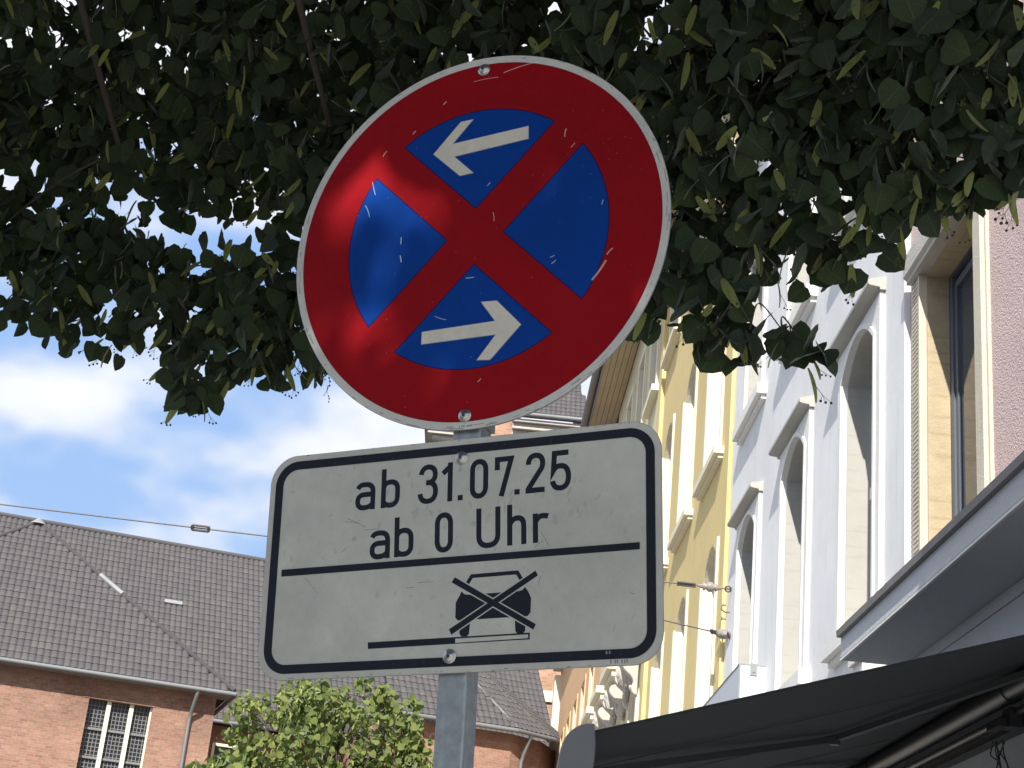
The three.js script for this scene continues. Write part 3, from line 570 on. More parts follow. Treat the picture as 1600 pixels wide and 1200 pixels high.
  c.setTransform(1, 0, 0, 1, 0, 0); grain(c, 2048, 2048, 0.12);
  const dm = new THREE.CanvasTexture(cv); dm.colorSpace = THREE.SRGBColorSpace; dm.repeat.set(1 / 0.6, 1 / 0.6); dm.offset.set(0.5, 0.5); dm.wrapS = dm.wrapT = THREE.ClampToEdgeWrapping;
  M.signFace = new THREE.MeshPhysicalMaterial({ map: dm, roughness: 0.6, specularIntensity: 0.22 });
  const rim = new THREE.Shape(); rim.absarc(0, 0, 0.3, 0, Math.PI * 2);
  const dg = new THREE.ExtrudeGeometry(rim, { depth: 0.0022, bevelEnabled: true, bevelSize: 0.0006, bevelThickness: 0.0006, bevelSegments: 2, curveSegments: 96 }).translate(0, 0, -0.0022);
  part('sign_panel', dg, [M.signFace, M.alu], disc);
  const mm = (pts) => pts.map(([x, y]) => [x / 1000, y / 1000]);
  const red = new THREE.Shape(); red.absarc(0, 0, 0.288, 0, Math.PI * 2); for (const a of quads) red.holes.push(poly(mm(seg(a)).reverse()));
  part('red_cross_ring', new THREE.ShapeGeometry(red, 96).translate(0, 0, 0.0012), M.signFace, disc);
  for (const a of quads) part('blue_field', new THREE.ShapeGeometry(poly(mm(seg(a)))).translate(0, 0, 0.0012), M.signFace, disc);
  for (const a of arrows) part('arrow', new THREE.ExtrudeGeometry(poly(mm(a)), { depth: 0.0004, bevelEnabled: false }).translate(0, 0, 0.0015), M.signFace, disc);
  const boltGeo = (() => { const l = new THREE.LatheGeometry([[0, 0.0062], [0.0032, 0.0058], [0.0058, 0.0044], [0.0072, 0.0022], [0.0076, 0.0012], [0.0098, 0.001], [0.0098, 0.0002]].map(([x, y]) => new THREE.Vector2(x, y)).reverse(), 18).rotateX(Math.PI / 2); const hx = new THREE.CylinderGeometry(0.003, 0.003, 0.001, 6).rotateX(Math.PI / 2).translate(0, 0, 0.0061); return [l, hx]; })();
  const bolt = (x, y, parent, z) => { const b = part('bolt', boltGeo[0].clone().rotateZ(rr(0, 1)).translate(x, y, z), M.bolt, parent); const s = part('bolt_socket', boltGeo[1].clone().translate(x, y, z), M.cable, parent); return [b, s]; };
  bolt(0.0066, 0.2792, disc, 0.0014); bolt(-0.0065, -0.2795, disc, 0.0014);

  // ---- plate
  const plate = sub('supplementary_plate', g); plate.position.copy(toLocal(0, 0, 0)); plate.quaternion.copy(quat);
  plate.userData.label = 'white plate with a date, a time and a crossed out parked car';
  const W = 2048, H = 1126, pc = document.createElement('canvas'); pc.width = W; pc.height = H; const p = pc.getContext('2d'), s = 2048 / 600;
  p.setTransform(s, 0, 0, -s, W / 2, H / 2);
  p.fillStyle = '#bcbcb2'; p.fillRect(-310, -175, 620, 350);
  const INK = '#1d212b';
  const rrect = (x0, y0, x1, y1, r) => { p.beginPath(); p.moveTo(x0 + r, y0); p.lineTo(x1 - r, y0); p.arc(x1 - r, y0 + r, r, -Math.PI / 2, 0); p.lineTo(x1, y1 - r); p.arc(x1 - r, y1 - r, r, 0, Math.PI / 2); p.lineTo(x0 + r, y1); p.arc(x0 + r, y1 - r, r, Math.PI / 2, Math.PI); p.lineTo(x0, y0 + r); p.arc(x0 + r, y0 + r, r, Math.PI, 1.5 * Math.PI); p.closePath(); };
  p.strokeStyle = INK; p.lineWidth = 12.6; rrect(-284.5, -149.5, 284.5, 149.5, 30); p.stroke();
  p.fillStyle = INK; p.beginPath(); [[-271, -5.6], [269, -3.4], [269, -12.9], [-271, -15.6]].forEach(([x, y], i) => (i ? p.lineTo(x, y) : p.moveTo(x, y))); p.fill();
  // letters in uniform strokes
  p.lineCap = 'butt'; p.lineJoin = 'miter';
  const LW = 7.6, E2 = LW / 2;
  const G = {
    a: () => { p.moveTo(3.5, 32); p.bezierCurveTo(7, 38.5, 12, 37.6, 16, 37.6); p.bezierCurveTo(24, 37.6, 28, 33.5, 28, 26); p.lineTo(28, 0); p.moveTo(28, 22.8); p.lineTo(14, 22.8); p.bezierCurveTo(7, 22.8, 3.8, 19, 3.8, 13); p.bezierCurveTo(3.8, 7, 7.5, 3.4, 13.5, 3.4); p.bezierCurveTo(19, 3.4, 25, 4, 28, 10); },
    b: () => { p.moveTo(3.8, 57.5); p.lineTo(3.8, 0); p.moveTo(3.8, 10); p.bezierCurveTo(6, 3.6, 12, 3.4, 15, 3.4); p.bezierCurveTo(23, 3.4, 26, 9, 26, 15); p.lineTo(26, 26); p.bezierCurveTo(26, 33, 22, 37.6, 15, 37.6); p.bezierCurveTo(10, 37.6, 6, 36, 3.8, 30); },
    3: () => { p.moveTo(4, 43); p.bezierCurveTo(6, 52, 11, 53.6, 15, 53.6); p.bezierCurveTo(22, 53.6, 26, 49, 26, 42); p.bezierCurveTo(26, 35, 22, 30.6, 15, 30.6); p.lineTo(12, 30.6); p.moveTo(15, 30.6); p.bezierCurveTo(23, 30.6, 27, 25.6, 27, 17); p.bezierCurveTo(27, 8, 22, 3.4, 15, 3.4); p.bezierCurveTo(8, 3.4, 4, 7, 3, 15); },
    1: () => { p.moveTo(0.5, 41.5); p.lineTo(11.8, 51.5); p.moveTo(11.8, 57); p.lineTo(11.8, 0); },
    0: () => { p.moveTo(3.8, 17); p.lineTo(3.8, 40); p.bezierCurveTo(3.8, 49, 8, 53.4, 13.8, 53.4); p.bezierCurveTo(19.6, 53.4, 24, 49, 24, 40); p.lineTo(24, 17); p.bezierCurveTo(24, 8, 19.6, 3.6, 13.8, 3.6); p.bezierCurveTo(8, 3.6, 3.8, 8, 3.8, 17); p.closePath(); },
    7: () => { p.moveTo(3.8, 38); p.lineTo(3.8, 53.2); p.lineTo(24.6, 53.2); p.lineTo(10, 0); },
    2: () => { p.moveTo(4, 41); p.bezierCurveTo(4, 49, 8, 53.6, 14.5, 53.6); p.bezierCurveTo(21, 53.6, 25, 49, 25, 42); p.bezierCurveTo(25, 37, 23.5, 34, 20, 29.5); p.lineTo(3.8, 6); p.lineTo(3.8, 3.8); p.lineTo(28, 3.8); },
    5: () => { p.moveTo(26.5, 53.2); p.lineTo(6, 53.2); p.lineTo(4.6, 29); p.bezierCurveTo(8, 34.6, 12, 34.8, 15, 34.8); p.bezierCurveTo(23, 34.8, 26.4, 28, 26.4, 19); p.bezierCurveTo(26.4, 9, 22, 3.4, 14.5, 3.4); p.bezierCurveTo(8, 3.4, 4.5, 7, 3.2, 14); },
    U: () => { p.moveTo(3.8, 57); p.lineTo(3.8, 18); p.bezierCurveTo(3.8, 8, 9, 3.4, 18, 3.4); p.bezierCurveTo(27, 3.4, 32.2, 8, 32.2, 18); p.lineTo(32.2, 57); },
    h: () => { p.moveTo(3.8, 57.5); p.lineTo(3.8, 0); p.moveTo(3.8, 29); p.bezierCurveTo(7, 36, 11, 37.6, 15, 37.6); p.bezierCurveTo(22, 37.6, 24.4, 33, 24.4, 26); p.lineTo(24.4, 0); },
    r: () => { p.moveTo(3.8, 41); p.lineTo(3.8, 0); p.moveTo(3.8, 28); p.bezierCurveTo(7, 37, 13, 38.6, 22.5, 35.6); },
    '.': () => { p.moveTo(0, 3.9); p.lineTo(7.8, 3.9); },
  };
  const text = (items, ox, oy, ang) => { for (const [ch, x] of items) { p.save(); p.translate(ox, oy); p.rotate(ang); p.translate(x - ox, 0); p.strokeStyle = INK; p.lineWidth = LW; p.beginPath(); G[ch](); p.stroke(); p.restore(); } };
  text([['a', -157.5], ['b', -116.5], [3, -58], [1, -20.5], ['.', 3.4], [0, 21.6], [7, 59.2], ['.', 88.8], [2, 105.5], [5, 141.8]], -157, 73, 0.75 * deg);
  text([['a', -130], ['b', -91.5], [0, -29], ['U', 34], ['h', 80], ['r', 117.7]], -130, -0.6, 1.55 * deg);
  // pictogram
  const fillP = (pts, col = INK) => { p.fillStyle = col; p.beginPath(); pts.forEach(([x, y], i) => (i ? p.lineTo(x, y) : p.moveTo(x, y))); p.closePath(); p.fill(); };
  p.strokeStyle = INK; p.lineJoin = 'round'; p.lineWidth = 5.4; p.beginPath(); p.moveTo(21.5, -45); p.lineTo(28.5, -33.8); p.lineTo(95.5, -32.8); p.lineTo(102.5, -44); p.stroke();
  fillP([[13.8, -53.9], [18.5, -58.2], [27, -59.4], [98, -58.6], [103.5, -57.6], [107.3, -53.4], [112, -60], [116.3, -69], [115.8, -88.4], [111.6, -93.2], [9.9, -93.8], [5.8, -89.9], [5.8, -69.2], [11.4, -59.6]]);
  for (const sx of [0, 81.5]) fillP([[12 + sx, -98], [28 + sx, -98], [27 + sx, -113], [24 + sx, -116], [16 + sx, -116], [13 + sx, -112.5]]);
  const X1 = [[3.2, -33.8], [123.8, -104.7], [120.2, -111.7], [-1.4, -40.5]], X2 = [[122, -32], [125.6, -38.8], [0.8, -112.9], [-3.1, -105.4]];
  p.strokeStyle = '#bcbcb2'; p.lineJoin = 'miter'; p.lineWidth = 3.4; for (const q of [X1, X2]) { p.beginPath(); q.forEach(([x, y], i) => (i ? p.lineTo(x, y) : p.moveTo(x, y))); p.closePath(); p.stroke(); }
  fillP(X1); fillP(X2);
  fillP([[-125.6, -117.3], [115.4, -115.5], [115.3, -124.6], [-125.1, -126.4]]); fillP([[7, -118.4], [113, -117.7], [113, -122.9], [7, -124.2]], '#bcbcb2');
  // scuffs, specks, old marks
  const clearOfInk = 'rgba(96,96,92,';
  for (let i = 0; i < 230; i++) { const x = rr(-276, 276), y = rr(-140, 140), big = rnd() < 0.25; p.fillStyle = clearOfInk + rr(0.06, big ? 0.16 : 0.34) + ')'; p.beginPath(); p.ellipse(x, y, big ? rr(2, 6) : rr(0.4, 1.2), big ? rr(1, 3) : rr(0.4, 1), rr(0, 3), 0, 7); p.fill(); }
  for (let i = 0; i < 34; i++) { const x = rr(-160, 190), y = rr(-4, 138); p.fillStyle = clearOfInk + rr(0.08, 0.22) + ')'; p.beginPath(); p.ellipse(x, y, rr(1.2, 4), rr(3, 9), rr(-0.4, 0.4), 0, 7); p.fill(); }
  scratches(p, [[-168, 62, -140, 48], [-172, 58, -150, 54], [-140, 44, -120, 44], [128, 22, 140, 2], [120, 0, 132, 8], [-176, 14, -168, 20], [-232, -20, -210, -44, 0.6], [-52, -38, -30, -38], [-70, -44, -58, -44], [255, -70, 262, -72], [130, -40, 126, -52], [206, 60, 214, 66]], 'rgba(90,90,86,0.42)', 1.1);
  for (let i = 0; i < 26; i++) { const e = rnd() < 0.5; p.fillStyle = 'rgba(120,120,118,0.5)'; p.beginPath(); p.ellipse(rr(-270, 270), (e ? 1 : -1) * rr(144, 154), rr(0.5, 1.6), rr(0.4, 0.8), 0, 0, 7); p.fill(); }
  for (let i = 0; i < 60; i++) { p.fillStyle = 'rgba(70,68,62,' + rr(0.2, 0.5) + ')'; const t = rnd() < 0.5; p.fillRect(rr(-260, 260), t ? rr(162.5, 165) : rr(-165, -162.5), rr(1, 6), rr(0.6, 1.6)); }
  p.fillStyle = 'rgba(70,70,66,0.55)'; for (const x of [228, 234, 237, 243, 247, 250]) p.fillRect(x, -161.4, 1.8, 4.6);
  p.fillStyle = 'rgba(150,152,160,0.8)'; p.fillRect(222, -149, 2.4, 4); p.fillRect(226.4, -149, 2, 4);
  p.setTransform(1, 0, 0, 1, 0, 0); grain(p, W, H, 0.08);
  const pm = new THREE.CanvasTexture(pc); pm.colorSpace = THREE.SRGBColorSpace; pm.repeat.set(1 / 0.6, 1 / 0.33); pm.offset.set(0.5, 0.5);
  M.plateFace = new THREE.MeshPhysicalMaterial({ map: pm, roughness: 0.6, specularIntensity: 0.4 });
  const rs = (w, hh, r2) => { const q = new THREE.Shape(); q.moveTo(-w + r2, -hh); q.lineTo(w - r2, -hh); q.absarc(w - r2, -hh + r2, r2, -Math.PI / 2, 0); q.lineTo(w, hh - r2); q.absarc(w - r2, hh - r2, r2, 0, Math.PI / 2); q.lineTo(-w + r2, hh); q.absarc(-w + r2, hh - r2, r2, Math.PI / 2, Math.PI); q.lineTo(-w, -hh + r2); q.absarc(-w + r2, -hh + r2, r2, Math.PI, 1.5 * Math.PI); return q; };
  part('plate_panel', new THREE.ExtrudeGeometry(rs(0.2995, 0.1645, 0.042), { depth: 0.0022, bevelEnabled: true, bevelSize: 0.0005, bevelThickness: 0.0005, bevelSegments: 2, curveSegments: 14 }).translate(0, 0, -0.0022), [M.plateFace, M.alu], plate);
  const br = rs(0.2908, 0.1558, 0.0363); br.holes.push(rs(0.2782, 0.1432, 0.0237)); part('black_border', new THREE.ShapeGeometry(br, 14).translate(0, 0, 0.0011), M.plateFace, plate);
  part('dividing_line', new THREE.ShapeGeometry(poly([[-0.271, -0.0156], [0.269, -0.0129], [0.269, -0.0034], [-0.271, -0.0056]])).translate(0, 0, 0.0011), M.plateFace, plate);
  bolt(0.0079, 0.1366, plate, 0.0014); bolt(-0.0003, -0.1424, plate, 0.0014);
}

// ------------------------------------------------------------------ awning over the shop
{
  const z0 = -6.58, z1 = -11.6, ax = 2.785, ay = 3.446, bx0 = 0.47, by = 2.695;
  const g = thing('awning', [ax, 3.3, z0]); tag(g, 'black fabric awning with folding arms and grey bar end above the shop', 'awning');
  const lx = (x) => x - ax, ly = (y) => y - 3.3, lz = (z) => z - z0;
  const rows = 12, cols = 16, pos = [], uv = [], idx = [];
  for (let k = 0; k < 2; k++) for (let i = 0; i <= rows; i++) for (let j = 0; j <= cols; j++) {
    const t = i / rows, q = j / cols, x = lerp(ax, bx0, t), y = lerp(ay, by, t) - 0.02 * Math.sin(t * Math.PI) * Math.sin(q * Math.PI) - k * 0.004 + 0.004 * Math.sin(q * 31) * Math.sin(t * Math.PI);
    pos.push(lx(x), ly(y), lz(lerp(z0, z1, q))); uv.push(t * 2.3, q * 5);
  }
  const st = (rows + 1) * (cols + 1);
  for (let k = 0; k < 2; k++) for (let i = 0; i < rows; i++) for (let j = 0; j < cols; j++) { const a = k * st + i * (cols + 1) + j, b = a + cols + 1; if (k) idx.push(a, b, a + 1, a + 1, b, b + 1); else idx.push(a, a + 1, b, b, a + 1, b + 1); }
  for (let i = 0; i < rows; i++) { const a = i * (cols + 1), b = a + cols + 1; idx.push(a, b, a + st, a + st, b, b + st); }
  const f = new THREE.BufferGeometry(); f.setAttribute('position', new THREE.Float32BufferAttribute(pos, 3)); f.setAttribute('uv', new THREE.Float32BufferAttribute(uv, 2)); f.setIndex(idx); f.computeVertexNormals();
  part('fabric', f, M.awning, g);
  for (const q of [0.0, 1]) part('hem', rod([lx(ax), ly(ay), lz(lerp(z0, z1, q))], [lx(bx0), ly(by), lz(lerp(z0, z1, q))], 0.006, 0.006, 6), M.awning, g);
  for (let k = 1; k < 5; k++) part('seam', bx(0, -0.0035, -0.006, Math.hypot(ax - bx0, ay - by) * 0.98, -0.0005, 0.006).rotateZ(Math.PI + Math.atan2(ay - by, ax - bx0)).translate(0, ly(ay) - 0.03, lz(z0) - k * 1.0), M.awning, g);
  const fb = sub('front_bar', g);
  part('bar_profile', merge([bx(lx(0.385), ly(2.545), lz(z1), lx(0.47), ly(2.665), lz(z0) - 0.012)]), M.awningMetal, fb);
  const cap = new THREE.Shape(); cap.moveTo(0.03, 0.16); cap.bezierCurveTo(-0.02, 0.165, -0.075, 0.12, -0.085, 0.06); cap.bezierCurveTo(-0.095, 0.0, -0.1, -0.04, -0.09, -0.09); cap.lineTo(0.02, -0.09); cap.bezierCurveTo(0.04, -0.03, 0.05, 0.06, 0.03, 0.16);
  part('end_cap', new THREE.ExtrudeGeometry(cap, { depth: 0.05, bevelEnabled: true, bevelSize: 0.008, bevelThickness: 0.008, bevelSegments: 3, curveSegments: 10 }).translate(lx(0.445), ly(2.56), lz(z0) - 0.02), M.capGrey, fb);
  // roller tube and rear rail on the wall
  part('roller_tube', rod([lx(2.67), ly(3.325), lz(z0)], [lx(2.67), ly(3.325), lz(z1)], 0.06, 0.06, 18), M.awningMetal, g);
  part('tube_rail', merge([rod([lx(2.70), ly(3.215), lz(z0)], [lx(2.70), ly(3.215), lz(z1)], 0.022, 0.022, 10), bx(lx(2.72), ly(3.15), lz(z0), lx(2.79), ly(3.2), lz(z1))]), M.awningMetal, g);
  for (const z of [-7.85, -10.6]) {
    part('tube_coupling', rod([lx(2.67), ly(3.325), lz(z) + 0.04], [lx(2.67), ly(3.325), lz(z) - 0.04], 0.066, 0.066, 18), M.awningMetal, g);
    part('wall_bracket', merge([bx(lx(2.66), ly(3.14), lz(z) - 0.09, lx(2.79), ly(3.24), lz(z) + 0.03), bx(lx(2.62), ly(3.15), lz(z) - 0.22, lx(2.67), ly(3.19), lz(z) - 0.03)]), M.awningMetal, g);
  }
  const arm = (a, b, c2) => { const q = sub('folding_arm', g); const seg2 = (p0, p1) => { const d = V(...p1).sub(V(...p0)), l = d.length(); const e = bx(0, -0.006, -0.018, l, 0.026, 0.018); const X = d.normalize(), Zz = new THREE.Vector3().crossVectors(X, V(0, 1, 0)).normalize(), Yy = new THREE.Vector3().crossVectors(Zz, X); return e.applyMatrix4(new THREE.Matrix4().makeBasis(X, Yy, Zz)).translate(lx(p0[0]), ly(p0[1]), lz(p0[2])); }; part('upper_arm', seg2(a, b), M.awningArm, q); part('forearm', seg2(b, c2), M.awningArm, q); part('elbow', new THREE.CylinderGeometry(0.03, 0.03, 0.045, 14).translate(lx(b[0]), ly(b[1]), lz(b[2])), M.awningArm, q); };
  arm([2.64, 3.325, -7.42], [1.93, 3.10, -8.5], [0.5, 2.63, -7.4]);
  arm([2.64, 3.325, -10.9], [1.93, 3.10, -9.8], [0.5, 2.63, -11.0]);
}
{ // loose cables below the awning bracket
  const g = thing('cable_bundle', [2.7, 3.0, -8.1]); tag(g, 'thin tangled black cables hanging on the wall under the awning', 'cable');
  for (let k = 0; k < 6; k++) { const pts = []; let x = rr(-0.02, 0.04), z = rr(-0.09, 0.06), y = 0.12; for (let i = 0; i < 7; i++) { pts.push(V(x, y, z)); y -= rr(0.03, 0.085); x += rr(-0.03, 0.03); z += rr(-0.06, 0.06); x = clamp(x, -0.06, 0.075); } part('cable', tube(pts, 0.004, 6, 26), M.cable, g); }
  const tw = []; for (let i = 0; i < 12; i++) tw.push(V(0.02 + rr(-0.04, 0.04), -0.16 + rr(-0.05, 0.05), rr(-0.12, 0.1))); part('cable_knot', tube(tw, 0.004, 6, 60), M.cable, g);
}
{ // box sign on the white house
  const g = thing('box_sign', [2.8, 4.38, -15.4], Math.PI / 2); tag(g, 'white box sign on the white house just above the awning', 'sign');
  const cvs = document.createElement('canvas'); cvs.width = 1024; cvs.height = 256; const q = cvs.getContext('2d'); q.fillStyle = '#c9d0d8'; q.fillRect(0, 0, 1024, 256);
  q.strokeStyle = '#5d6670'; q.lineWidth = 6; q.lineCap = 'round'; let cx = 240; for (let i = 0; i < 6; i++) { q.beginPath(); q.moveTo(cx, 150); q.bezierCurveTo(cx + 10, 60, cx + 40, 70, cx + 22, 150); q.bezierCurveTo(cx + 20, 185, cx + 40, 170, cx + 55, 120); q.stroke(); cx += 52; }
  const bt = new THREE.CanvasTexture(cvs); bt.colorSpace = THREE.SRGBColorSpace;
  part('sign_case', merge([bx(0, 0, -0.262, 2.45, 0.598, 0.0)]), M.boxWhite, g);
  part('sign_face', new THREE.PlaneGeometry(2.4, 0.55).rotateY(Math.PI).translate(1.225, 0.3, -0.2645), new THREE.MeshStandardMaterial({ map: bt, roughness: 0.35 }), g);
  part('edge_trim', merge([bx(-0.004, 0.599, -0.27, 2.46, 0.61, 0), bx(-0.006, 0, -0.272, 0.0, 0.6, -0.255)]), M.alu, g);
  part('bracket', bx(-0.012, 0.5, -0.16, 0.0, 0.62, -0.09), M.alu, g);
  part('bracket_bolt', rod([-0.02, 0.54, -0.125], [-0.011, 0.54, -0.125], 0.012), M.bolt, g);
}
// ------------------------------------------------------------------ span wires fixed to the corner of the white house
function spanWire(label, a, b, sag, ins, anchorS) {
  const A = V(...a), B = V(...b), g = thing('span_wire', a); tag(g, label, 'wire', 'span wires over the street');
  const at = (t) => A.clone().lerp(B, t).add(V(0, -sag * 4 * t * (1 - t), 0)).sub(A);
  const pts = []; for (let i = 0; i <= 24; i++) pts.push(at(i / 24));
  part('wire', new THREE.TubeGeometry(new THREE.CatmullRomCurve3(pts), 80, 0.009, 6), M.steelRope, g);
  const dir = at(0.02).normalize(), q = new THREE.Quaternion().setFromUnitVectors(V(1, 0, 0), dir), put = (n, geo, m, d) => part(n, geo.applyQuaternion(q).translate(dir.x * d, dir.y * d, dir.z * d), m, g);
  put('wall_eye', new THREE.TorusGeometry(0.035, 0.011, 6, 14), M.steelRope, 0.03);
  put('insulator', new THREE.LatheGeometry([[0.001, -0.14], [0.02, -0.13], [0.028, -0.09], [0.055, -0.07], [0.03, -0.05], [0.06, -0.02], [0.06, 0.02], [0.03, 0.05], [0.055, 0.07], [0.028, 0.09], [0.02, 0.13], [0.001, 0.14]].map(([x, y]) => new THREE.Vector2(x, y)), 14).rotateZ(-Math.PI / 2), M.porcelain, 0.24);
  put('turnbuckle', merge([bx(-0.09, -0.026, -0.012, 0.09, -0.014, 0.012), bx(-0.09, 0.014, -0.012, 0.09, 0.026, 0.012), bx(-0.11, -0.026, -0.014, -0.09, 0.026, 0.014), bx(0.09, -0.026, -0.014, 0.11, 0.026, 0.014)]), M.steelRope, 0.52);
  if (ins) { const t = ins, o = at(t), d2 = at(t + 0.01).sub(at(t)).normalize(), q2 = new THREE.Quaternion().setFromUnitVectors(V(1, 0, 0), d2);
    part('loop_insulator', (() => { const s = new THREE.Shape(); const w = 0.125, h = 0.043, r = 0.03; s.moveTo(-w + r, -h); s.lineTo(w - r, -h); s.quadraticCurveTo(w, -h, w, 0); s.quadraticCurveTo(w, h, w - r, h); s.lineTo(-w + r, h); s.quadraticCurveTo(-w, h, -w, 0); s.quadraticCurveTo(-w, -h, -w + r, -h); const hl = new THREE.Path(); hl.moveTo(-0.092, -0.025); hl.lineTo(-0.092, 0.025); hl.lineTo(0.092, 0.025); hl.lineTo(0.092, -0.025); hl.closePath(); s.holes.push(hl); return new THREE.ExtrudeGeometry(s, { depth: 0.03, bevelEnabled: false }).translate(0, 0, -0.015).applyQuaternion(q2).translate(o.x, o.y, o.z); })(), M.porcelainDark, g); }
  return g;
}
spanWire('upper span wire with loop insulator crossing left above the church roof', [2.79, 6.38, -17.8], [-9.2, 7.09, -19.6], 0.02, 0.538);
spanWire('lower span wire from the white house corner passing behind the plate', [2.79, 5.81, -17.72], [-3.9, 14.6, -47.6], 0.05, 0);
{ const g = thing('wall_hook', [2.79, 6.1, -17.79]); tag(g, 'small curled metal hook on the white house corner between two wires', 'hook'); part('hook', tube([[0, 0, 0], [-0.06, 0.0, 0], [-0.1, 0.03, 0], [-0.09, 0.08, 0], [-0.05, 0.08, 0]], 0.009, 6, 20), M.steelRope, g); }

// ------------------------------------------------------------------ foliage
function leafGeo(v) {
  const rows = [[-0.05, 0.34], [0.08, 0.50], [0.30, 0.56], [0.56, 0.48], [0.78, 0.30], [0.91, 0.13]], pos = [], uv = [], idx = [];
  const curl = [0.10, 0.22, 0.02][v], fold = [0.16, 0.06, 0.26][v], tw = [0.0, 0.1, -0.12][v];
  rows.forEach(([y, w], i) => { for (let k = -2; k <= 2; k++) {
    const a = k / 2, x = a * w * (1 + (i % 2 ? 0.03 : -0.02)), yy = i === 0 ? (Math.abs(a) === 0.5 ? -0.06 : a === 0 ? 0.0 : 0.01) : y - Math.abs(a) * 0.02 * (i % 2);
    pos.push(x, yy, Math.abs(x) * fold - curl * yy * yy - 0.12 * x * x * 4 * fold + tw * x * yy + 0.012 * Math.sin(k * 2 + i * 1.7)); uv.push(x * 0.9 + 0.5, yy * 0.9 + 0.07);
  } });
  const n = pos.length / 3; pos.push(0.012 * (v - 1), 0.985, -curl); uv.push(0.5, 0.99);
  for (let i = 0; i < 5; i++) for (let k = 0; k < 4; k++) { const a = i * 5 + k, b = a + 5; idx.push(a, a + 1, b, b, a + 1, b + 1); }
  for (let k = 0; k < 4; k++) idx.push(25 + k, 26 + k, n);
  const g = new THREE.BufferGeometry(); g.setAttribute('position', new THREE.Float32BufferAttribute(pos, 3)); g.setAttribute('uv', new THREE.Float32BufferAttribute(uv, 2)); g.setIndex(idx); g.computeVertexNormals();
  return g;
}
const leafGeos = [0, 1, 2].map(leafGeo);
const veins = (c) => dataTex(128, (i, x, y) => {
  const u = (x + 0.5) / 128 - 0.5, v = (y + 0.5) / 128, au = Math.abs(u), mid = au < 0.012 ? 1 : 0, side = Math.abs(((v - au * 0.75) * 7.5) % 1 - 0.5) < 0.045 && au > 0.01 ? 0.6 : 0, m = Math.max(mid, side);
  const w = 1 + (F2[(y * 4) * 512 + x * 4] - 0.5) * 0.5; return c.map((k, q) => lerp(k * w, [0.15, 0.20, 0.07][q], m * 0.3));
}, true, 1);
const leafMat = (c, tr) => new THREE.MeshPhysicalMaterial({ map: veins(c), roughness: 1, transmission: tr, thickness: 0, side: THREE.DoubleSide, clearcoat: 0.05, clearcoatRoughness: 0.5 });
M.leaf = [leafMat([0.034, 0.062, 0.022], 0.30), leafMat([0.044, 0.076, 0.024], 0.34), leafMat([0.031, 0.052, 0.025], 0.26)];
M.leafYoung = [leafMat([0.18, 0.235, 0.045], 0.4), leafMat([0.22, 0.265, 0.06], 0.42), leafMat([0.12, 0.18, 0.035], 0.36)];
function bractGeo(v) { // pale strap with a stalk of small fruits
  const pos = [], uv = [], col = [], idx = [], n = 5, C = [0.30, 0.34, 0.095];
  for (let i = 0; i <= n; i++) for (const k of [-1, 0, 1]) { const t = i / n, w = 0.13 * Math.sin(Math.PI * clamp(t * 0.86 + 0.08, 0, 1)) ** 0.7; pos.push(k * w + 0.10 * (v - 0.5) * t * t, t, -0.22 * t * t + Math.abs(k) * 0.03); uv.push(k, t); col.push(...C); }
  for (let i = 0; i < n; i++) for (let k = 0; k < 2; k++) { const a = i * 3 + k, b = a + 3; idx.push(a, a + 1, b, b, a + 1, b + 1); }
  const s = new THREE.BufferGeometry(); s.setAttribute('position', new THREE.Float32BufferAttribute(pos, 3)); s.setAttribute('uv', new THREE.Float32BufferAttribute(uv, 2)); s.setAttribute('color', new THREE.Float32BufferAttribute(col, 3)); s.setIndex(idx); s.computeVertexNormals();
  const list = [s.toNonIndexed()], add = (q, c) => { const m = q.index ? q.toNonIndexed() : q, k = m.attributes.position.count, cc = new Float32Array(k * 3); for (let i = 0; i < k; i++) cc.set(c, i * 3); m.setAttribute('color', new THREE.BufferAttribute(cc, 3)); list.push(m); };
  const e = [[0.12, 1.15, 0.1], [-0.06, 1.2, 0.16], [0.2, 1.06, 0.02]];
  add(rod([0, 0.45, -0.03], [0.05, 0.9, 0.08], 0.010, 0.008, 4), [0.10, 0.13, 0.04]);
  for (const q of e) { add(rod([0.05, 0.9, 0.08], q, 0.007, 0.006, 3), [0.10, 0.13, 0.04]); add(new THREE.IcosahedronGeometry(0.045, 0).translate(...q), [0.075, 0.085, 0.04]); }
  return mergeGeometries(list);
}
const bractGeos = [0, 1].map(bractGeo);
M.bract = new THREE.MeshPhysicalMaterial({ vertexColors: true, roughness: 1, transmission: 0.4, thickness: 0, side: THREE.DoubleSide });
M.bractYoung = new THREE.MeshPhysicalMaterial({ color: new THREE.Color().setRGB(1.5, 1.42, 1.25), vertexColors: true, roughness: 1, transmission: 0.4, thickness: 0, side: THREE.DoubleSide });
const _q = new THREE.Vector3(), UP = V(0, 1, 0);
function leafMatrix(p, size, droop, wide = 1) {
  const a = rr(0, Math.PI * 2), tip = V(Math.cos(a), -droop * rr(0.5, 1.6), Math.sin(a)).normalize();
  const nrm = V(rr(-1, 1), rr(0.0, 1.0), rr(-1, 1)); nrm.addScaledVector(tip, -nrm.dot(tip)).normalize();
  const x = new THREE.Vector3().crossVectors(tip, nrm);
  return new THREE.Matrix4().makeBasis(x.multiplyScalar(size * wide), tip.clone().multiplyScalar(size), nrm.multiplyScalar(size)).setPosition(p);
}
function inBall() { for (;;) { const v = V(rr(-1, 1), rr(-1, 1), rr(-1, 1)); if (v.lengthSq() <= 1) return v; } }
function instanced(name, geo, mat, list, parent) {
  const m = new THREE.InstancedMesh(geo, mat, list.length); list.forEach((x, i) => m.setMatrixAt(i, x)); m.name = name; m.userData.kind = 'stuff'; m.castShadow = m.receiveShadow = true; parent.add(m); return m;
}

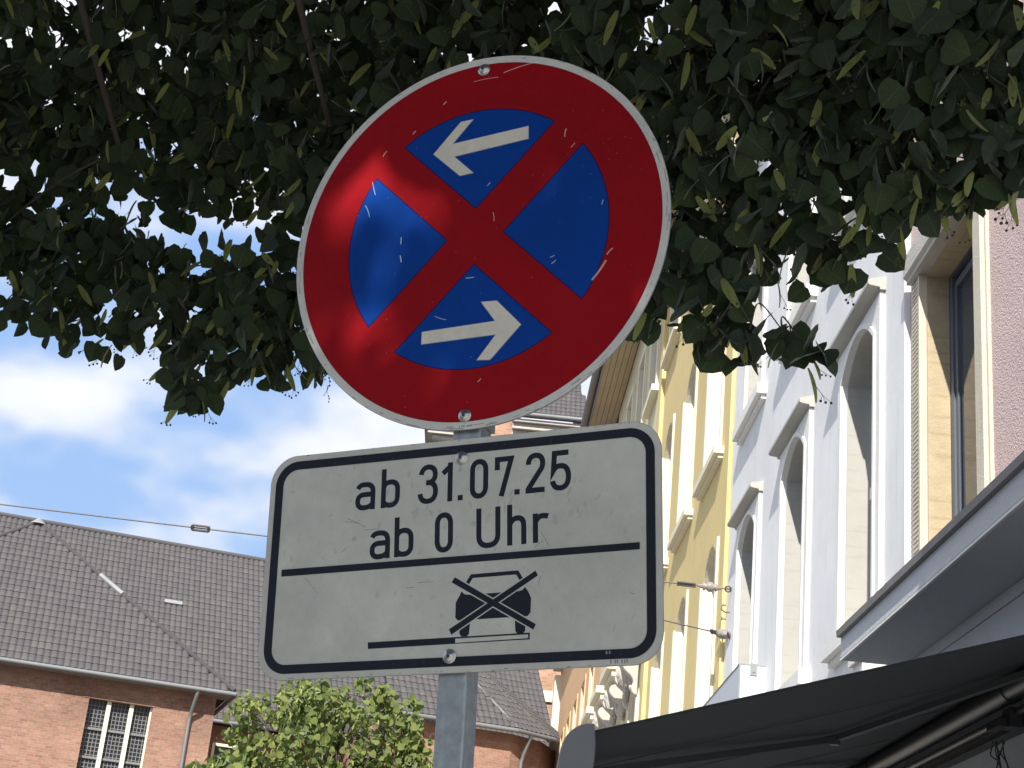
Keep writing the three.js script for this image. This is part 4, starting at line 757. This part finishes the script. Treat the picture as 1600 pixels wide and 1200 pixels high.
// --- the lime tree overhead: crown masses given by centre and radius in metres
{
  const base = V(-2.5, 0, 0.6), g = thing('linden_tree', base.toArray());
  tag(g, 'large dark leafy linden tree overhanging the sign from above', 'tree');
  const blobs = [[-2.05,4.03,-5.3,0.32],[-1.8,4.13,-5.33,0.31],[-1.56,4.0,-5.34,0.31],[-1.28,3.92,-5.35,0.31],[-1.15,3.51,-5.14,0.09],[-1.08,3.51,-5.15,0.06],[-0.99,3.82,-5.23,0.29],[-0.81,3.81,-5.16,0.28],[-0.61,3.93,-4.83,0.34],[-2.11,4.48,-5.19,0.36],[-1.83,4.6,-5.23,0.36],[-1.51,4.57,-5.23,0.36],[-1.18,4.55,-5.21,0.36],[-0.86,4.46,-5.09,0.34],[-2.45,3.95,-5.3,0.33],[-2.85,4.0,-5.1,0.36],[-2.5,4.45,-5.1,0.38],[-3.0,4.5,-4.9,0.4],[-2.5,4.75,-4.6,0.42],[-3.1,4.8,-4.4,0.42],[1.36,3.78,-2.75,0.25],[1.42,3.98,-2.6,0.3],[-2.05,3.66,-5.35,0.1],[-2.03,4.65,-4.75,0.4],[-1.69,4.76,-4.81,0.4],[-1.32,4.78,-4.79,0.4],[-0.93,4.73,-4.67,0.4],[-0.55,4.63,-4.44,0.4],[-0.2,4.53,-4.17,0.38],[0.08,4.38,-3.91,0.36],[0.33,4.27,-3.73,0.34],[0.56,4.16,-3.54,0.32],[0.74,4.04,-3.34,0.3],[0.9,3.97,-3.22,0.28],[1.04,3.9,-3.1,0.27],[1.15,3.85,-2.97,0.27],[-0.5,4.22,-4.58,0.36],[-0.24,4.16,-4.29,0.33],[0.02,4.11,-4.09,0.3],[0.22,3.99,-3.92,0.28],[0.38,3.94,-3.71,0.27],[0.56,3.9,-3.59,0.26],[0.74,3.86,-3.46,0.25],[0.88,3.83,-3.32,0.23],[1.01,3.77,-3.2,0.21],[1.12,3.72,-3.08,0.2],[0.41,3.74,-3.82,0.24],[0.57,3.71,-3.7,0.22],[0.73,3.7,-3.57,0.2],[0.86,3.69,-3.42,0.16],[0.97,3.66,-3.29,0.14],[1.06,3.58,-3.25,0.1],[1.12,3.63,-3.13,0.12],[0.39,3.49,-3.84,0.13],[0.51,3.5,-3.71,0.17],[0.64,3.53,-3.67,0.14],[0.76,3.52,-3.54,0.12],[0.83,3.48,-3.55,0.07],[0.51,3.32,-3.69,0.09],[0.59,3.29,-3.63,0.1],[0.67,3.25,-3.6,0.06],[0.72,3.19,-3.56,0.04],[0.36,3.42,-3.88,0.05],[0.94,3.56,-3.36,0.07],[0.86,3.56,-3.44,0.07],[1.03,3.52,-3.29,0.04],[1.1,3.5,-3.22,0.05]];
  const loc = (x, y, z) => V(x, y, z).sub(base);
  part('trunk', taper([loc(-2.5, -0.1, 0.6), loc(-2.47, 1.2, 0.58), loc(-2.5, 2.6, 0.5), loc(-2.42, 4.2, 0.35), loc(-2.3, 5.6, 0.1), loc(-2.2, 6.8, 0)], [0.2, 0.165, 0.15, 0.13, 0.09, 0.03], 14), M.bark, g);
  const leaves = [], bracts = [], twigs = [], done = [];
  // main limbs, each carrying a group of crown masses
  const hubs = [[-1.5, 4.35, -5.0], [-0.7, 4.3, -4.6], [0.1, 4.2, -3.9], [0.6, 3.95, -3.5], [0.95, 3.85, -3.2]];
  const hubEnds = hubs.map((h, i) => { const a = loc(-2.45, 3.3 + i * 0.28, 0.42), b = loc(...h), m = a.clone().lerp(b, 0.5).add(V(0.25, 1.15 + 0.1 * i, 0.5)); part('limb', taper([a, a.clone().lerp(m, 0.5).add(V(0, 0.15, 0)), m, m.clone().lerp(b, 0.6).add(V(0, 0.12, 0)), b], [0.07, 0.045, 0.03, 0.018, 0.009], 9), M.bark, g); return b; });
  for (const [x, y, z, R] of blobs) {
    const c = loc(x, y, z), from = R < 0.2 ? blobs.filter((b) => b[3] > R * 1.25).map((b) => loc(b[0], b[1] - b[3] * 0.3, b[2])) : done.length ? done : hubEnds, hb = from.reduce((p, q) => (q.distanceTo(c) < p.distanceTo(c) ? q : p));
    twigs.push(taper([hb, hb.clone().lerp(c, 0.5).add(V(rr(-0.05, 0.05), 0.06, rr(-0.05, 0.05))), c], R < 0.2 ? [0.003, 0.0024, 0.0016] : [0.006, 0.005, 0.004], 5)); done.push(c);
    const n = Math.max(6, Math.round((R > 0.12 && R < 0.28 ? 1600 : 1950) * R * R)), flat = R > 0.15 ? 0.82 : 1, cl = [];
    for (let k = 0; k < Math.max(1, n / 8); k++) { const v = inBall(), e = c.clone().addScaledVector(V(v.x, v.y * flat, v.z), R * (R < 0.1 ? 0.55 : 0.93)); const near = cl.reduce((p, q) => (q.distanceTo(e) < p.distanceTo(e) ? q : p), c); cl.push(e); twigs.push(taper([near, near.clone().lerp(e, 0.5).add(V(rr(-0.02, 0.02), 0.02, rr(-0.02, 0.02))), e], [0.0032, 0.0024, 0.0013], 4)); }
    const spread = Math.min(0.105, R * 0.9);
    for (let k = 0; k < n; k++) { const v = inBall(); leaves.push([leafMatrix(cl[k % cl.length].clone().addScaledVector(v, spread), rr(0.054, 0.088), 1.15, rr(0.9, 1.1)), (rnd() * 3) | 0]); }
    for (let k = 0; k < n * 0.17; k++) { const v = inBall(); bracts.push([leafMatrix(cl[k % cl.length].clone().addScaledVector(v, spread * 1.1).add(V(0, -0.02, 0)), rr(0.065, 0.1), 1.5), (rnd() * 2) | 0]); }
  }
  part('twigs', merge(twigs), M.bark, g).userData.kind = 'stuff';
  // the part of the crown above and behind the viewpoint
  const far = [[], [], []], top = V(-0.09932, 0.83362, 0.59639), eye = V(0, 1.6, 0), vol = [[-1.2, 5.9, -0.4, 4.1, 1.55, 5.0, 60000], [1.15, 6.35, -3.5, 1.55, 1.05, 1.5, 4600]], gaps = [[-0.232,2.838,-2.125,0.013],[-0.282,2.749,-2.154,0.016],[-0.256,2.762,-2.141,0.011],[-0.316,2.699,-2.172,0.014],[-0.316,2.646,-2.176,0.018],[-0.295,2.596,-2.17,0.019],[-0.261,2.554,-2.158,0.032],[-0.231,2.562,-2.144,0.024],[-0.281,2.568,-2.166,0.024],[-0.249,2.519,-2.155,0.016],[-0.178,2.683,-2.112,0.01],[-0.115,2.463,-2.099,0.01],[0.162,2.712,-1.96,0.01],[0.154,2.66,-1.967,0.013],[0.164,2.624,-1.965,0.016],[-0.03,2.733,-2.043,0.01],[-0.254,2.21,-2.179,0.002],[-0.213,2.112,-2.167,0.002],[-0.13,2.13,-2.129,0.002],[-0.253,2.028,-2.191,0.002],[-0.353,2.758,-2.184,0.01]];
  for (const [cx, cy, cz, ax, ay, az, n] of vol) for (let k = 0; k < n; k++) { const v = inBall(), p = V(cx + v.x * ax, cy + v.y * ay, cz + v.z * az); if (p.clone().sub(eye).dot(top) < 0.3) continue; if (fbm3(p.x * 0.9 + 3, p.y * 0.9, p.z * 0.9, 2) < -0.30) continue; if (gaps.some((q) => { _q.set(p.x - q[0], p.y - q[1], p.z - q[2]); const t = _q.dot(SUN); return _q.addScaledVector(SUN, -t).length() < q[3] + 0.034; })) continue; far[k % 3].push(leafMatrix(p.sub(base), rr(0.085, 0.125), 0.6)); }
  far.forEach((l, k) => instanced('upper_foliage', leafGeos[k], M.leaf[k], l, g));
  // the leaves and bracts that show largest are meshes of their own: a coarse visibility count over the crown's near side
  camera.updateMatrixWorld(true); camera.updateProjectionMatrix();
  const GW = 480, GH = 360, depth = new Float32Array(GW * GH).fill(1e9), id = new Int32Array(GW * GH).fill(-1), all = [...leaves.map((l, i) => [l[0], 0, i]), ...bracts.map((l, i) => [l[0], 1, i])], cnt = new Float32Array(all.length);
  all.forEach(([m, kind], i) => { const ctr = V(0, 0.45, 0).applyMatrix4(m).add(base), d = ctr.distanceTo(camera.position), q = ctr.clone().project(camera); if (Math.abs(q.x) > 1.05 || Math.abs(q.y) > 1.05) return; const sz = V(0, 1, 0).applyMatrix4(m).sub(V(0, 0, 0).applyMatrix4(m)).length(), rp = ((kind ? 0.22 : 0.42) * sz * 2440 / d) * (GW / 1600), px = (q.x * 0.5 + 0.5) * GW, py = (0.5 - q.y * 0.5) * GH, R = Math.ceil(rp);
    for (let y = Math.max(0, Math.floor(py - R)); y <= Math.min(GH - 1, py + R); y++) for (let x = Math.max(0, Math.floor(px - R)); x <= Math.min(GW - 1, px + R); x++) { if ((x - px) ** 2 + (y - py) ** 2 > rp * rp) continue; const X = (x / GW) * 1600, Y = (y / GH) * 1200; if (((X - 757) ** 2 + (Y - 378) ** 2) < 300 ** 2) continue; const o = y * GW + x; if (d < depth[o]) { depth[o] = d; id[o] = i; } } });
  for (const k of id) if (k >= 0) cnt[k]++;
  const order = [...all.keys()].sort((a, b) => cnt[b] - cnt[a]), single = new Set(); let nl = 0, nb = 0;
  for (const i of order) { if (!cnt[i]) break; if (all[i][1] === 0 && nl < 300) { single.add(i); nl++; } else if (all[i][1] === 1 && nb < 160) { single.add(i); nb++; } }
  const rl = [[], [], []], rb = [[], []];
  all.forEach(([m, kind, i], k) => { const v = kind ? bracts[i][1] : leaves[i][1];
    if (!single.has(k)) { (kind ? rb : rl)[v].push(m); return; }
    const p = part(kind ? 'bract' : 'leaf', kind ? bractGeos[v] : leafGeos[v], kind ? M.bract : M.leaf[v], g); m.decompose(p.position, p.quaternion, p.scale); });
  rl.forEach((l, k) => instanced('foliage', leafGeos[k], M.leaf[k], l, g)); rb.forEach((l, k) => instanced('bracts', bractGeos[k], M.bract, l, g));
}
// --- young lime tree in front of the church
{
  const base = V(-1.45, -0.02, -16), g = thing('linden_tree', base.toArray());
  tag(g, 'young sunlit linden tree with pale bracts below the white plate', 'tree');
  part('trunk', taper([V(0, -0.1, 0), V(0.03, 1, 0), V(0, 2, 0.02), V(0.02, 3, 0), V(0.03, 4.1, 0)], [0.075, 0.06, 0.05, 0.035, 0.01], 10), M.bark, g);
  const L = [[], [], []], B = [[], []], lobes = [[0, 3.35, 0, 0.95], [-0.62, 3.2, 0.1, 0.62], [0.55, 3.35, 0.1, 0.6], [0.02, 4.02, 0, 0.6], [0.5, 3.95, 0.05, 0.5], [-0.52, 3.9, 0, 0.5], [0.85, 3.55, 0.2, 0.36], [-0.95, 3.3, 0.2, 0.34], [0.2, 4.38, 0, 0.26], [-0.28, 4.3, 0.1, 0.24], [0.1, 2.75, 0, 0.8], [0.72, 4.05, 0, 0.22], [-1.2, 3.42, 0.1, 0.16], [0.98, 3.8, 0.1, 0.2]];
  const tw = [];
  for (const [x, y, z, R] of lobes) { const c = V(x, y, z), top = V(0.02, clamp(y - 0.7, 1.9, 3.4), 0); tw.push(taper([top, V(x * 0.5, y - 0.3, z * 0.5), c], [0.022, 0.014, 0.005], 5));
    const nc = Math.round(95 * R * R) + 5;
    for (let j = 0; j < nc; j++) { const v = inBall(), d = R * (0.7 + 0.42 * rnd()); v.normalize().multiplyScalar(d); const e = c.clone().add(v), sp = rr(0.07, 0.16), m = 10 + (rnd() * 16 | 0); tw.push(taper([c.clone().lerp(e, 0.3), c.clone().lerp(e, 0.7).add(V(0, 0.02, 0)), e], [0.006, 0.004, 0.002], 4));
      for (let k = 0; k < m; k++) { const p = e.clone().addScaledVector(inBall(), sp); L[(rnd() * 3) | 0].push(leafMatrix(p, rr(0.042, 0.078), 0.7)); if (rnd() < 0.2) B[k % 2].push(leafMatrix(p.add(V(0, -0.03, 0)), rr(0.06, 0.085), 1.4)); } } }
  part('branches', merge(tw), M.bark, g);
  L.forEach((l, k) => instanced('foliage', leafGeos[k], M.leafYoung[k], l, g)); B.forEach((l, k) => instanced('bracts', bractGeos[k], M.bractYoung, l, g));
}
shade(scene);
renderer.render(scene, camera);
